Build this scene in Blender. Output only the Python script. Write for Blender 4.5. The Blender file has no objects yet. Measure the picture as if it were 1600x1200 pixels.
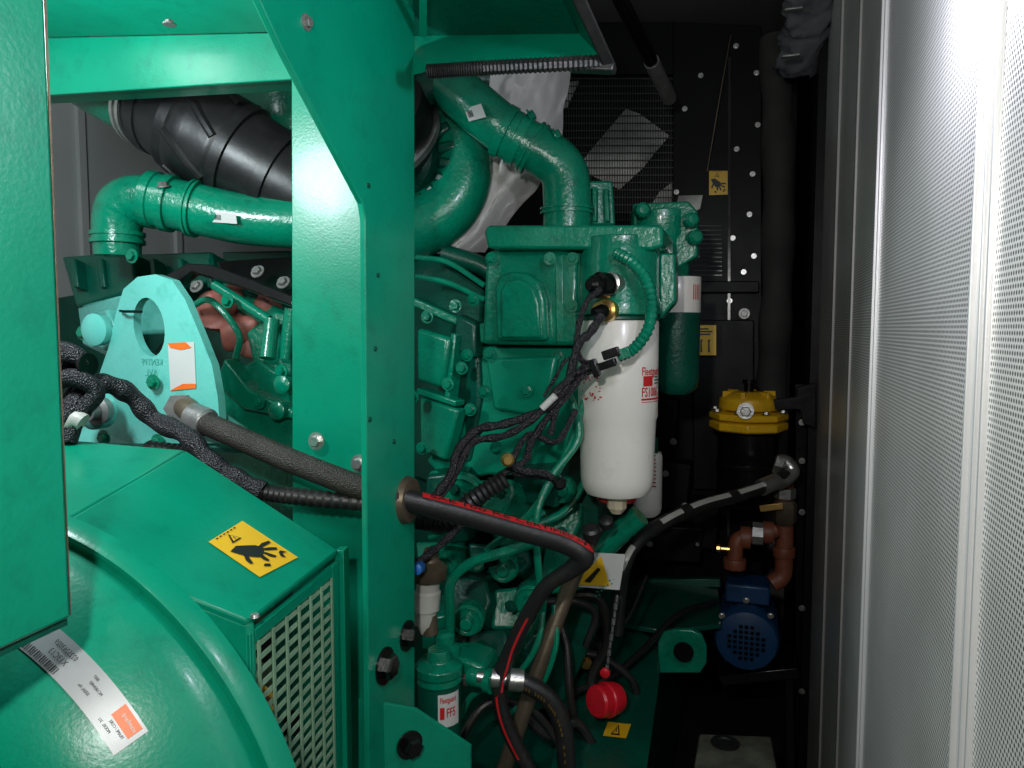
import bpy, bmesh, math, random
from mathutils import Vector, Matrix, noise
SC=bpy.context.scene; C=SC.collection
random.seed(7)
F=1186.0; TH=math.radians(4.2); CZ=1.3
TA=0.3204; AA=math.atan(TA)
D=Vector((math.sin(AA),math.cos(AA),0)); E=Vector((math.cos(AA),-math.sin(AA),0)); U=Vector((0,0,1))
CAM=Vector((0,0,CZ))
def ray(px,py):
    u=(px-800)/F; v=(600-py)/F
    return Vector((u, math.cos(TH)+v*math.sin(TH), -math.sin(TH)+v*math.cos(TH)))
def P(px,py,Y):
    d=ray(px,py); return CAM+d*(Y/d.y)
def PLN(px,py,o,n):
    d=ray(px,py); return CAM+d*((o-CAM).dot(n)/d.dot(n))
def face(pts,Y,n=None):
    n=(n or D).normalized()
    cx=sum(p[0] for p in pts)/len(pts); cy=sum(p[1] for p in pts)/len(pts)
    o=P(cx,cy,Y); return [PLN(a,b,o,n) for a,b in pts]
# ---------------------------------------------------------------- materials
MT={}
def mat(name,col,rough=0.5,metal=0.0,bs=0,bst=0.0,var=0.15,vs=8,coat=0.0,spec=0.5,dirt=None,dirts=0.0,trans=0,weave=0):
    m=bpy.data.materials.new(name); m.use_nodes=True; nt=m.node_tree; n=nt.nodes; l=nt.links
    b=n['Principled BSDF']; b.inputs['Roughness'].default_value=rough; b.inputs['Metallic'].default_value=metal
    b.inputs['Coat Weight'].default_value=coat; b.inputs['Coat Roughness'].default_value=0.12
    b.inputs['Specular IOR Level'].default_value=spec; b.inputs['Transmission Weight'].default_value=trans
    tc=n.new('ShaderNodeTexCoord')
    nz=n.new('ShaderNodeTexNoise'); nz.inputs['Scale'].default_value=vs; nz.inputs['Detail'].default_value=6
    l.new(tc.outputs['Object'],nz.inputs['Vector'])
    rp=n.new('ShaderNodeValToRGB'); rp.color_ramp.elements[0].position=0.3; rp.color_ramp.elements[1].position=0.7
    c0=[c*(1-var) for c in col]; c1=[min(1,c*(1+var)) for c in col]
    rp.color_ramp.elements[0].color=(*c0,1); rp.color_ramp.elements[1].color=(*c1,1)
    l.new(nz.outputs['Fac'],rp.inputs['Fac']); out=rp.outputs['Color']
    if dirt:
        n2=n.new('ShaderNodeTexNoise'); n2.inputs['Scale'].default_value=24; n2.inputs['Detail'].default_value=9; n2.inputs['Roughness'].default_value=.72
        l.new(tc.outputs['Object'],n2.inputs['Vector'])
        r2=n.new('ShaderNodeValToRGB'); r2.color_ramp.elements[0].position=0.52; r2.color_ramp.elements[1].position=0.75
        r2.color_ramp.elements[0].color=(0,0,0,1); r2.color_ramp.elements[1].color=(dirts,)*3+(1,)
        l.new(n2.outputs['Fac'],r2.inputs['Fac'])
        mx=n.new('ShaderNodeMix'); mx.data_type='RGBA'
        l.new(r2.outputs['Color'],mx.inputs[0]); l.new(out,mx.inputs[6]); mx.inputs[7].default_value=(*dirt,1); out=mx.outputs[2]
    l.new(out,b.inputs['Base Color'])
    mr=n.new('ShaderNodeMapRange'); mr.inputs[3].default_value=max(0.03,rough-0.07); mr.inputs[4].default_value=min(1,rough+0.1)
    n3=n.new('ShaderNodeTexNoise'); n3.inputs['Scale'].default_value=vs*2.3; n3.inputs['Detail'].default_value=5
    l.new(tc.outputs['Object'],n3.inputs['Vector']); l.new(n3.outputs['Fac'],mr.inputs[0]); l.new(mr.outputs[0],b.inputs['Roughness'])
    if weave:
        w=n.new('ShaderNodeTexVoronoi'); w.inputs['Scale'].default_value=weave; l.new(tc.outputs['Object'],w.inputs['Vector'])
        bp=n.new('ShaderNodeBump'); bp.inputs['Strength'].default_value=bst; bp.inputs['Distance'].default_value=0.002
        l.new(w.outputs['Distance'],bp.inputs['Height']); l.new(bp.outputs['Normal'],b.inputs['Normal'])
    elif bs:
        nb=n.new('ShaderNodeTexNoise'); nb.inputs['Scale'].default_value=bs; nb.inputs['Detail'].default_value=3
        l.new(tc.outputs['Object'],nb.inputs['Vector'])
        bp=n.new('ShaderNodeBump'); bp.inputs['Strength'].default_value=bst; bp.inputs['Distance'].default_value=0.002
        l.new(nb.outputs['Fac'],bp.inputs['Height']); l.new(bp.outputs['Normal'],b.inputs['Normal'])
    MT[name]=m; return m
paint=mat('green_paint',(0.0,0.225,0.128),0.31,0,260,0.12,0.14,5,coat=0.10,spec=.38,dirt=(0.0,0.10,0.065),dirts=0.5)
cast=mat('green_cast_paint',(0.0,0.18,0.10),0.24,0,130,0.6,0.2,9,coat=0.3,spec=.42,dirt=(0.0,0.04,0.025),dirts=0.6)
castd=mat('green_cast_dark_shade',(0.0,0.065,0.04),0.34,0,120,0.55,0.2,9,coat=0.12,spec=.35,dirt=(0.0,0.02,0.013),dirts=0.5)  # dark green; on hood and valve covers it paints in their shade
black=mat('black_metal',(0.003,0.003,0.0035),0.45,0,90,0.15,0.2,spec=.14)
gloss=mat('black_gloss',(0.004,0.004,0.004),0.18,0,60,0.1,0.2)
rubber=mat('black_rubber',(0.012,0.012,0.012),0.4,0,160,0.3,0.2,12,dirt=(0.045,0.038,0.03),dirts=0.4)
hoserub=mat('matte_black_rubber',(0.009,0.009,0.010),0.38,0,60,0.2,0.3,12,dirt=(0.03,0.03,0.028),dirts=0.5)
wornb=mat('worn_brown_braid',(0.024,0.019,0.015),0.55,0,0,.7,0.4,30,weave=500)
braid=mat('braided_black',(0.009,0.008,0.011),0.45,0,0,0.9,0.3,30,weave=420)
white=mat('white_enamel',(0.72,0.70,0.64),0.28,0,60,0.04,0.03,6,coat=0.2,dirt=(0.5,0.46,0.38),dirts=0.2)
cream=mat('cream_plastic',(0.6,0.52,0.38),0.45)
clear=mat('cloudy_plastic',(0.4,0.4,0.36),0.3,0,40,.1,.1)
yellow=mat('yellow_print',(0.72,0.42,0.015),0.4,0,0,0,0.05)
yellowp=mat('yellow_paint',(0.70,0.40,0.01),0.35,0,80,0.3,0.1,dirt=(0.2,0.12,0.02),dirts=0.4)
ink=mat('black_ink',(0.01,0.01,0.01),0.5)
redink=mat('red_ink',(0.50,0.012,0.015),0.5)
red=mat('red_plastic',(0.6,0.008,0.02),0.35,0,90,.2,.15)
orange=mat('orange_print',(0.75,0.14,0.01),0.45)
steel=mat('zinc_steel',(0.5,0.5,0.48),0.32,0.9,120,0.3,0.2,40)
dsteel=mat('dull_steel',(0.22,0.22,0.21),0.4,0.6,120,0.3,0.2,40)
brass=mat('brass',(0.6,0.38,0.12),0.3,0.9,100,0.2,0.2)
ywire=mat('yellow_wire',(0.7,0.42,0.05),0.4)
pipegrey=mat('tarnished_pipe',(0.14,0.11,0.075),0.42,0.6,120,0.3,0.3)
rust=mat('brown_primer',(0.16,0.045,0.02),0.5,0,90,0.4,0.25,20,dirt=(0.07,0.03,0.015),dirts=0.6)
copper=mat('rusty_exhaust_wrap',(0.30,0.10,0.075),0.5,0,60,0.7,0.35,25)
blue=mat('blue_paint',(0.006,0.045,0.125),0.4,0,100,0.3,0.15,dirt=(0.02,0.03,0.05),dirts=0.3)
bluec=mat('blue_plastic',(0.02,0.15,0.5),0.4)
cloth=mat('silver_cloth',(0.72,0.71,0.69),0.5,0,300,0.35,0.12,6)
label=mat('label_white',(0.52,0.53,0.51),0.4,0,0,0,0.05)
labels=mat('label_silver',(0.30,0.32,0.32),0.4,0.2,0,0,0.08)
grille=mat('pale_green_grille',(0.20,0.34,0.22),0.4,0,100,.2,.2,20)
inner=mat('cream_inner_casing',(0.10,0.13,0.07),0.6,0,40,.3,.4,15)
greyw=mat('grey_wall_sheet',(0.42,0.43,0.41),0.5,0,20,0.1,0.1,3)
ceil=mat('ceiling_sheet',(0.10,0.10,0.095),0.6,0,20,0.1,0.15,3)
floorm=mat('dark_floor',(0.012,0.012,0.012),0.6,0,30,0.4,0.4,8)
stained=mat('stained_pad',(0.10,0.105,0.075),0.7,0,40,0.6,0.5,18,dirt=(0.03,0.03,0.02),dirts=0.8)
alu=mat('aluminium_profile',(0.58,0.57,0.56),0.4,0.4,50,0.05,0.06,4)
alu_shaded=mat('grazing_shade_grey',(0.26,0.25,0.24),0.5,0.2,50,0.05,0.1,4)  # darker than the near frame; shade of grazing light put into the colour
foam=mat('dark_lagging',(0.03,0.028,0.026),0.8,0,40,0.6,0.3,10)
wire=mat('guard_wire_black',(0.02,0.02,0.02),0.4)
refl=mat('painted_reflection_pale',(0.45,0.45,0.42),0.5,0.1,200,0.5,0.7,7)  # pale colour painting in reflected light at the radiator
glassy=mat('crumpled_clear_film',(0.13,0.13,0.14),0.14,0.3,45,1.0,.5)
lugm=mat('glare_pale_green',(0.12,0.50,0.43),0.26,0,200,.15,.1,6,coat=.4,dirt=(.01,.24,.17),dirts=.6)  # paler than the other greens; glare on the lug put into the colour
lugd=mat('pale_green_marking',(0.05,0.33,0.26),0.4)
def perf():
    m=bpy.data.materials.new('perforated_sheet'); m.use_nodes=True; nt=m.node_tree; n=nt.nodes; l=nt.links
    b=n['Principled BSDF']; b.inputs['Metallic'].default_value=0.45; b.inputs['Roughness'].default_value=0.36
    g=n.new('ShaderNodeNewGeometry')
    def dot(v,k):
        x=n.new('ShaderNodeVectorMath'); x.operation='DOT_PRODUCT'; l.new(g.outputs['Position'],x.inputs[0]); x.inputs[1].default_value=v*k; return x.outputs['Value']
    def mth(op,a,bb=None):
        x=n.new('ShaderNodeMath'); x.operation=op
        for i,q in enumerate((a,bb)):
            if q is None: continue
            if isinstance(q,(int,float)): x.inputs[i].default_value=q
            else: l.new(q,x.inputs[i])
        return x.outputs[0]
    p=1/0.0048
    s=dot(D,p); t=dot(U,p/1.732)
    def cell(o):
        fs=mth('SUBTRACT',mth('FRACT',mth('ADD',s,o)),0.5); ft=mth('MULTIPLY',mth('SUBTRACT',mth('FRACT',mth('ADD',t,o)),0.5),1.732)
        return mth('SQRT',mth('ADD',mth('MULTIPLY',fs,fs),mth('MULTIPLY',ft,ft)))
    dd=mth('MINIMUM',cell(0.0),cell(0.5))
    mr=n.new('ShaderNodeMapRange'); l.new(dd,mr.inputs[0]); mr.inputs[1].default_value=.24; mr.inputs[2].default_value=.36; mr.inputs[3].default_value=1; mr.inputs[4].default_value=0
    mx=n.new('ShaderNodeMix'); mx.data_type='RGBA'; l.new(mr.outputs[0],mx.inputs[0])
    tc=n.new('ShaderNodeTexNoise'); tc.inputs['Scale'].default_value=5; tc.inputs['Detail'].default_value=6; l.new(g.outputs['Position'],tc.inputs['Vector'])
    rp=n.new('ShaderNodeValToRGB'); rp.color_ramp.elements[0].position=.3; rp.color_ramp.elements[1].position=.7
    rp.color_ramp.elements[0].color=(.68,.66,.63,1); rp.color_ramp.elements[1].color=(.88,.86,.83,1); l.new(tc.outputs['Fac'],rp.inputs['Fac'])
    l.new(rp.outputs['Color'],mx.inputs[6]); mx.inputs[7].default_value=(.10,.10,.096,1); l.new(mx.outputs[2],b.inputs['Base Color'])
    bp=n.new('ShaderNodeBump'); bp.inputs['Strength'].default_value=0.3; bp.inputs['Distance'].default_value=0.001
    l.new(dd,bp.inputs['Height']); l.new(bp.outputs['Normal'],b.inputs['Normal'])
    return m
perfm=perf()
# ---------------------------------------------------------------- mesh builder
class MB:
    def __init__(s): s.bm=bmesh.new()
    def prism(s,pts,vec):
        a=[s.bm.verts.new(p) for p in pts]; b=[s.bm.verts.new(Vector(p)+vec) for p in pts]; n=len(pts)
        s.bm.faces.new(a); s.bm.faces.new(b[::-1])
        for i in range(n): s.bm.faces.new((a[i],b[i],b[(i+1)%n],a[(i+1)%n]))
        return s
    def slab(s,pts,Y,th,n=None):
        n=(n or D).normalized(); return s.prism(face(pts,Y,n),n*th)
    def box(s,c,x,y,z,ax=None):
        X,Yv,Z=ax or (E,D,U)
        p=[c-X*x/2-Yv*y/2-Z*z/2,c+X*x/2-Yv*y/2-Z*z/2,c+X*x/2-Yv*y/2+Z*z/2,c-X*x/2-Yv*y/2+Z*z/2]
        return s.prism(p,Yv*y)
    def tube(s,pts,r,seg=12,res=6,rf=None,closed=False,flat=1.0):
        pts=[Vector(p) for p in pts]; n=len(pts); sp=[]
        if n==2: sp=[pts[0].lerp(pts[1],i/res) for i in range(res+1)]
        else:
            for i in range(n-1):
                p0=pts[i-1] if i>0 else pts[0]*2-pts[1]; p1=pts[i]; p2=pts[i+1]; p3=pts[i+2] if i+2<n else pts[-1]*2-pts[-2]
                for k in range(res):
                    t=k/res
                    sp.append(0.5*((2*p1)+(p2-p0)*t+(2*p0-5*p1+4*p2-p3)*t*t+(3*p1-p0-3*p2+p3)*t**3))
            sp.append(pts[-1])
        m=len(sp); rings=[]; nrm=None
        for i,p in enumerate(sp):
            tg=(sp[min(i+1,m-1)]-sp[max(i-1,0)]).normalized()
            if nrm is None:
                nrm=tg.cross(U)
                if nrm.length<.1: nrm=tg.cross(E)
                nrm.normalize()
            else: nrm=(nrm-tg*nrm.dot(tg)).normalized()
            bn=tg.cross(nrm)
            rr=r if rf is None else rf(i/(m-1),i)
            rings.append([s.bm.verts.new(p+(nrm*math.cos(2*math.pi*k/seg)+bn*math.sin(2*math.pi*k/seg)*flat)*rr) for k in range(seg)])
        for a,b in zip(rings,rings[1:]):
            for k in range(seg): s.bm.faces.new((a[k],a[(k+1)%seg],b[(k+1)%seg],b[k]))
        s.bm.faces.new(rings[0][::-1]); s.bm.faces.new(rings[-1]); s.sp=sp
        return s
    def corr(s,pts,r,seg=10,res=14,amp=.16):
        return s.tube(pts,r,seg,res,rf=lambda t,i:r*(1+amp*(1 if (i//1)%2 else -1)*.5))
    def lathe(s,prof,o,ax,seg=28,sx=1):
        ax=ax.normalized(); a=ax.cross(U)
        if a.length<.1: a=E.copy()
        a.normalize(); b=ax.cross(a); rings=[]
        for r,h in prof:
            if r<1e-6: rings.append([s.bm.verts.new(o+ax*h)])
            else: rings.append([s.bm.verts.new(o+ax*h+(a*math.cos(2*math.pi*k/seg)*sx+b*math.sin(2*math.pi*k/seg))*r) for k in range(seg)])
        for p,q in zip(rings,rings[1:]):
            for k in range(seg):
                k2=(k+1)%seg
                if len(p)==1 and len(q)==1: continue
                if len(p)==1: s.bm.faces.new((p[0],q[k2],q[k]))
                elif len(q)==1: s.bm.faces.new((p[k],p[k2],q[0]))
                else: s.bm.faces.new((p[k],p[k2],q[k2],q[k]))
        if len(rings[0])>1: s.bm.faces.new(rings[0][::-1])
        if len(rings[-1])>1: s.bm.faces.new(rings[-1])
        return s
    def bolt(s,o,ax,r):
        s.lathe([(r*1.55,0),(r*1.55,r*.25)],o,ax,16); s.lathe([(r,r*.25),(r,r*.95),(r*.85,r*1.1)],o,ax,6); return s
    def poly(s,pts):
        s.bm.faces.new([s.bm.verts.new(p) for p in pts]); return s
def finish(name,m,mt,origin,bevel=0,ang=35):
    bm=m.bm; bmesh.ops.recalc_face_normals(bm,faces=bm.faces)
    for v in bm.verts: v.co-=origin
    me=bpy.data.meshes.new(name); bm.to_mesh(me); bm.free()
    for p in me.polygons: p.use_smooth=True
    me.set_sharp_from_angle(angle=math.radians(ang)); me.materials.append(mt)
    o=bpy.data.objects.new(name,me); C.objects.link(o)
    if bevel:
        b=o.modifiers.new('bevel','BEVEL'); b.width=bevel; b.segments=2; b.limit_method='ANGLE'; b.angle_limit=math.radians(40)
    return o
def thing(name,lab,cat,loc,group=None):
    o=bpy.data.objects.new(name,None); C.objects.link(o); o.location=loc; o.empty_display_size=.02
    o['label']=lab; o['category']=cat
    if group: o['group']=group
    return o
def root_loc(p):
    l=Vector((0,0,0))
    while p: l+=Vector(p.location); p=p.parent
    return l
def part(name,m,mt,par,bevel=0,lab=None,ang=35):
    o=finish(name,m,mt,root_loc(par),bevel,ang); o.parent=par
    if lab: o['label']=lab
    return o
def solo(name,m,mt,lab,cat,bevel=0,group=None,kind=None):
    m.bm.verts.ensure_lookup_table(); vs=[v.co for v in m.bm.verts]
    loc=Vector((sum(v.x for v in vs)/len(vs),sum(v.y for v in vs)/len(vs),min(v.z for v in vs)))
    o=finish(name,m,mt,loc,bevel); o.location=loc
    if kind: o['kind']=kind
    else:
        o['label']=lab; o['category']=cat
        if group: o['group']=group
    return o
def bolts(par,lst,Y,r,ax=None,mt=None,name='bolt'):
    for q in lst:
        y=q[2] if len(q)>2 else Y
        part(name,MB().bolt(P(q[0],q[1],y),ax or -D,r),mt or steel,par)
def textmesh(body,mapf,mt,par,name='lettering',bold=0.0):
    cu=bpy.data.curves.new('t','FONT'); cu.body=body; cu.align_x='LEFT'; cu.align_y='CENTER'; cu.resolution_u=2; cu.offset=bold
    o=bpy.data.objects.new('t',cu); C.objects.link(o); dg=bpy.context.evaluated_depsgraph_get(); dg.update()
    me=bpy.data.meshes.new_from_object(o.evaluated_get(dg)); bpy.data.objects.remove(o)
    loc=root_loc(par)
    for v in me.vertices: v.co=mapf(v.co.x,v.co.y)-loc
    me.materials.clear(); me.materials.append(mt); me.name=name
    t=bpy.data.objects.new(name,me); C.objects.link(t); t.parent=par; return t
def quadmap(bl,br,tr,tl,off):
    n=((br-bl).cross(tl-bl)).normalized()
    if n.dot(CAM-bl)<0: n=-n
    return lambda u,v: bl.lerp(br,u).lerp(tl.lerp(tr,u),v)+n*off
def sheet(f,nu=1,nv=1,th=0):
    m=MB(); g=[[m.bm.verts.new(f(i/nu,j/nv)) for i in range(nu+1)] for j in range(nv+1)]
    for j in range(nv):
        for i in range(nu): m.bm.faces.new((g[j][i],g[j][i+1],g[j+1][i+1],g[j+1][i]))
    return m
def polys2(f,L):
    m=MB()
    for p in L: m.poly([f(a,b) for a,b in p])
    return m
# crushed hand pointing down to the right, cut by blades
HAND=[[(.02,.98),(.26,1.04),(.62,.78),(.70,.60),(.56,.44),(.36,.42),(.20,.58),(.10,.78)],[(.62,.70),(.70,.62),(.98,.62),(1.0,.70),(.80,.74)],[(.64,.60),(.66,.50),(.90,.36),(.96,.42),(.84,.52)],
 [(.54,.50),(.62,.46),(.72,.22),(.66,.18),(.58,.28)],[(.40,.50),(.50,.44),(.48,.20),(.42,.18),(.38,.30)],[(.16,.70),(.20,.58),(.12,.34),(.05,.36),(.06,.52)],[(.78,.14),(.84,.04),(.90,.20),(1.02,.18),(.94,.30),(.86,.28)],[(.22,.12),(.34,.02),(.40,.10),(.30,.18)]]
def sticker(par,q,Y=None,kind='hand',mt=None,n=None,name='warning_sticker',off=.0012,pts=None):
    if pts is None: pts=[P(a,b,y) for a,b,y in q] if len(q[0])==3 else face(q,Y,n)
    f=quadmap(*pts,off); s=part(name,sheet(f),mt or yellow,par); g=quadmap(*pts,off+.0008)
    if kind=='hand':
        part('pictogram',polys2(g,[[(.08+a*.84,.06+b*.60) for a,b in p] for p in HAND]),ink,s)
        part('pictogram_triangle',polys2(g,[[(.30,.75),(.56,.75),(.43,.93)]]),ink,s)
        part('pictogram_centre',polys2(quadmap(*pts,off+.0014),[[(.35,.77),(.51,.77),(.43,.89)]]),yellow,s)
        part('pictogram_mark',polys2(quadmap(*pts,off+.002),[[(.42,.778),(.44,.778),(.44,.84),(.42,.84)]]),ink,s)
        part('pictogram_caption',polys2(g,[[(.15+.1*i,.955),(.21+.1*i,.955),(.21+.1*i,.975),(.15+.1*i,.975)] for i in range(6)]),ink,s)
    elif kind=='lines':
        L=[[(.12,y),(.12+w,y),(.12+w,y+.05),(.12,y+.05)] for y,w in ((.85,.5),(.76,.7),(.67,.6))]
        L+=[[(x,.1),(x+.1,.1),(x+.07,.42),(x+.12,.52),(x,.52)] for x in (.22,.6)]
        part('pictogram',polys2(g,L),ink,s)
    elif kind=='tri':
        part('pictogram',polys2(g,[[(.3,.12),(.7,.12),(.5,.88)]]),ink,s)
        part('pictogram_centre',polys2(quadmap(*pts,off+.0014),[[(.38,.2),(.62,.2),(.5,.7)]]),yellow,s)
        part('pictogram_mark',polys2(quadmap(*pts,off+.002),[[(.48,.26),(.52,.26),(.52,.55),(.48,.55)]]),ink,s)
    return s,pts
# ---------------------------------------------------------------- setting
def WL(Y,z,off=0): return Vector((.16+TA*Y,Y,z))-E*off
m=MB()
for y0,y1 in ((.2,.515),(.56,1.0),(1.04,1.27),(1.285,1.56),(1.58,1.9)):
    m.prism([WL(y0,0),WL(y1,0),WL(y1,2.3),WL(y0,2.3)],E*.02)
solo('wall',m,perfm,'','',kind='structure')
m=MB()
def strip(y0,y1,off): m.prism([WL(y0,0,off),WL(y1,0,off),WL(y1,2.3,off),WL(y0,2.3,off)],E*(off+.015))
strip(.515,.56,.001); strip(.516,.520,.004); strip(.532,.535,.004); strip(.553,.557,.005)
strip(1.0,1.04,.001); strip(1.002,1.006,.004); strip(1.030,1.035,.004)
solo('wall_frame',m,alu,'','',bevel=.0006,kind='structure')
m=MB(); strip(1.27,1.285,.003); strip(1.56,1.58,.004)
solo('wall_seam',m,alu_shaded,'','',bevel=.0006,kind='structure')
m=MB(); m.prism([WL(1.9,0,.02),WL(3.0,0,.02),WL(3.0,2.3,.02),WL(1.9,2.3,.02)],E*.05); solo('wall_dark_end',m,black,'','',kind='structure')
m=MB(); m.prism([Vector((-1.75+TA*y,y,z)) for y,z in ((.3,0),(3.2,0),(3.2,2.3),(.3,2.3))],-E*.03)
for y in (1.62,1.98,2.3): m.prism([Vector((-1.75+TA*y,y,0)),Vector((-1.75+TA*(y+.02),y+.02,0)),Vector((-1.75+TA*(y+.02),y+.02,2.3)),Vector((-1.75+TA*y,y,2.3))],E*.012)
solo('far_side_wall',m,greyw,'','',kind='structure')
m=MB(); m.box(Vector((0,2.4,2.33)),6,6,.04); solo('ceiling',m,ceil,'','',kind='structure')
m=MB(); m.box(Vector((0,2.0,-.02)),6,6,.04); solo('floor',m,floorm,'','',kind='structure')
m=MB(); m.box(D*3.25+U*1.15,4,.03,2.3); solo('end_wall',m,ceil,'','',kind='structure')
# ---------------------------------------------------------------- control box
t=thing('terminal_box','large flat green steel box at the left edge, above the alternator','box',Vector((-.42,.4,1.05)))
eb=E.dot(P(112,965,.53))
def PE(px,py,e): return PLN(px,py,E*e+U,E)
m=MB(); m.prism([PE(112,965,eb),PE(-300,1158,eb),PE(-300,-560,eb),PE(60,-260,eb)],-E*.08); part('casing',m,paint,t,.003)
m=MB(); a=PE(112,967,eb); b=PE(-300,1160,eb); m.prism([a-E*.004,b-E*.004,b-E*.004-U*.005,a-E*.004-U*.005],-E*.07); part('bottom_edge',m,castd,t)
m=MB(); m.tube([PE(72,-60,eb)+D*.0005-E*.003,PE(113,962,eb)+D*.0005-E*.003],.0010,6,2); part('edge_seal',m,pipegrey,t)
# ---------------------------------------------------------------- alternator
AR=P(530,860,.95); AN=P(390,970,.721); BR=P(290,703,1.0)
pn=((AR-AN).cross(BR-AN)).normalized()
if pn.z<0: pn=-pn
BN=PLN(60,838,AN,pn); CR=P(60,683,1.0); CN=BN-Vector((.15,.05,-.01))
t=thing('alternator','green alternator with louvred side grille and yellow hand warning sticker','alternator',Vector((AN.x,AN.y,.55)))
AL=t; L=Vector((0,0,-.62))
m=MB()
m.prism([AN,AR,BR,BN],-pn*.012); m.prism([BN,BR,CR,CN],Vector((0,0,-.012)))
part('top_cover',m,paint,t,.003)
m=MB(); m.prism([AN+U*-.004+D*.001,BN+U*-.004+D*.001,BN+L,AN+L],D*.01); part('end_plate',m,paint,t,.006)
nnS=(AR-AN).cross(U).normalized()
def SF(u,v,o=0): return AN.lerp(AR,u)+Vector((0,0,-.6*v))+nnS*o
m=MB()
def bar(u0,v0,u1,v1,o,th): m.prism([SF(u0,v0,o),SF(u1,v0,o),SF(u1,v1,o),SF(u0,v1,o)],-nnS*th)
bar(0,0.022,.05,1,0,.006); bar(.90,0.022,1.0,1,0,.006); bar(.05,.022,.90,.045,0,.006); bar(1.0,.0,1.08,1,.006,.012)
part('side_frame',m,paint,t,.001)
m=MB()
for i in range(40):
    v=.05+i*.024; bar(.05,v,.90,v+.0085,-.001,.002)
for i in range(7):
    u=.06+i*.135; bar(u,.045,u+.022,1,.0012,.0015)
part('grille',m,grille,t)
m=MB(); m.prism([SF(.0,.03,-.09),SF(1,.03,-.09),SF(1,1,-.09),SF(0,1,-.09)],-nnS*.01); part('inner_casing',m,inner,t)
for k,(c,mm) in enumerate(((.03,ywire),(.045,rust),(.055,ywire),(.09,black))):
    m=MB().tube([SF(.1,.10+c,-.02),SF(.3,.16+c,-.015),SF(.38,.35,-.02-c*.2),SF(.25,.5+c,-.015),SF(.3,.75,-.02)],.0035,8,6); part('internal_cable',m,mm,t)
for u,v in ((.3,.1),(.35,.52),(.6,.3)):
    part('terminal_knob',MB().lathe([(.014,0),(.014,.012),(.008,.016)],SF(u,v,-.03),nnS,16),black,t)
cen=P(20,1320,.70); axm=(-D)
prof=[(.330,-.02),(.330,.002),(.327,.006),(.323,.006),(.320,.002),(.316,.002),(.314,.008),(.313,.018),(.308,.030),(.262,.090),(.235,.115),(.19,.135),(.12,.145),(0,.148)]
m=MB().lathe(prof,cen,axm,128); part('end_bell',m,paint,t,.0,ang=50)
def cone(phi,tt,off):
    r=.308-.046*tt; h=.03+.06*tt; n2=Vector((.06,.046)).normalized()
    r+=off*n2.x; h+=off*n2.y
    return cen+axm*h+(E*math.sin(phi)+U*math.cos(phi))*r
def lm(off): return lambda u,v: cone(math.radians(23+u*28),.44+.36*v,off)
lb=part('rating_label',sheet(lm(.0012),24,4),labels,t)
LT=lambda u0,v0,s: (lambda x,y: lm(.0022)(u0-x*s*.36,v0+ -y*s*2.2))
# lettering stands upside down on the drum, as in the photograph
for tx,u0,v0,s in (('X13C13',.40,.56,.115),('0225263029',.42,.30,.10),('SERIAL No',.63,.66,.055),('FRAME / CORE',.95,.62,.055),('MC10E04483',.68,.42,.055),('MODEL  311',.88,.80,.055),('0007',.60,.25,.055)):
    textmesh(tx,LT(u0,v0,s),ink,lb)
part('orange_panel',polys2(lm(.002),[[(.80,.08),(.97,.08),(.97,.52),(.80,.52)]]),orange,lb)
textmesh('stamford',lambda x,y: lm(.003)(.965-x*.034,.28-y*.15),label,lb)
m=MB()
for i in range(24):
    u=.03+i*.0155; w=.006 if i%3 else .011
    m.poly([lm(.002)(u,.74),lm(.002)(u+w,.74),lm(.002)(u+w,.95),lm(.002)(u,.95)])
part('barcode',m,ink,lb)
sticker(t,None,pts=[PLN(a,b,AN,pn) for a,b in ((405,903),(465,872),(378,815),(325,848))])
for a,b,y in ((398,968,.72),(505,876,.92)): part('rivet',MB().lathe([(.005,0),(.004,.003),(0,.004)],P(a,b-4,y),U,12),steel,t)
# ---------------------------------------------------------------- support frame
eg=-.449; kg=.9587
def PK(px,py,k=kg): return PLN(px,py,D*k,D)
t=thing('support_frame','tall green steel post with slanted gusset, top beam and bolted foot','frame',Vector((-.2,1.0,.5)))
m=MB(); m.prism([PE(a,b,eg) for a,b in ((370,-80),(405,0),(440,75),(555,295),(567,318),(571,345),(573,700),(577,1250),(648,1250),(648,-80))],-E*.008); part('gusset_post',m,paint,t,.0015)
m=MB(); m.prism([PK(a,b) for a,b in ((455,100),(644,100),(644,1250),(458,1250))],D*.008); part('back_plate',m,paint,t,.0015)
m=MB(); m.prism([PK(a,b,kg-.003) for a,b in ((20,152),(453,124),(540,118),(540,48),(20,60))],D*.01); part('beam_web',m,paint,t,.0015)
kb=kg-.003
A=PK(20,60,kb); B=PK(540,48,kb)
m=MB(); m.prism([A,B,B-D*.12+U*.012,A-D*.12+U*.012],U*.008); part('beam_flange',m,paint,t,.0015)
m=MB(); m.prism([PK(20,150,kb+.01),PK(452,124,kb+.01),PK(452,124,kb+.01)+D*.05,PK(20,150,kb+.01)+D*.05],U*.006); part('beam_lip',m,paint,t,.001)
h1=[P(645,57,1.12),P(905,53,1.0),P(938,94,.93),P(668,110,.98),P(645,118,1.0)]
m=MB(); m.prism(h1,Vector((0,.0,.004))+D*.004); part('hood_lip',m,paint,t,.001)
h2=[P(645,57,1.12),P(905,53,1.0),P(850,-60,.85),P(645,-60,.95)]
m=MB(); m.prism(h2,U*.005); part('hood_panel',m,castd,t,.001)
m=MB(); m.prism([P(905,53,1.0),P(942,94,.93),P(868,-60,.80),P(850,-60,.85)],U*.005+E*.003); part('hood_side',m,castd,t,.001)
m=MB(); m.prism([P(655,58,1.05),P(667,58,1.05),P(667,-20,.95),P(655,-20,.95)],U*.01); part('hood_rib',m,paint,t)
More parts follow.
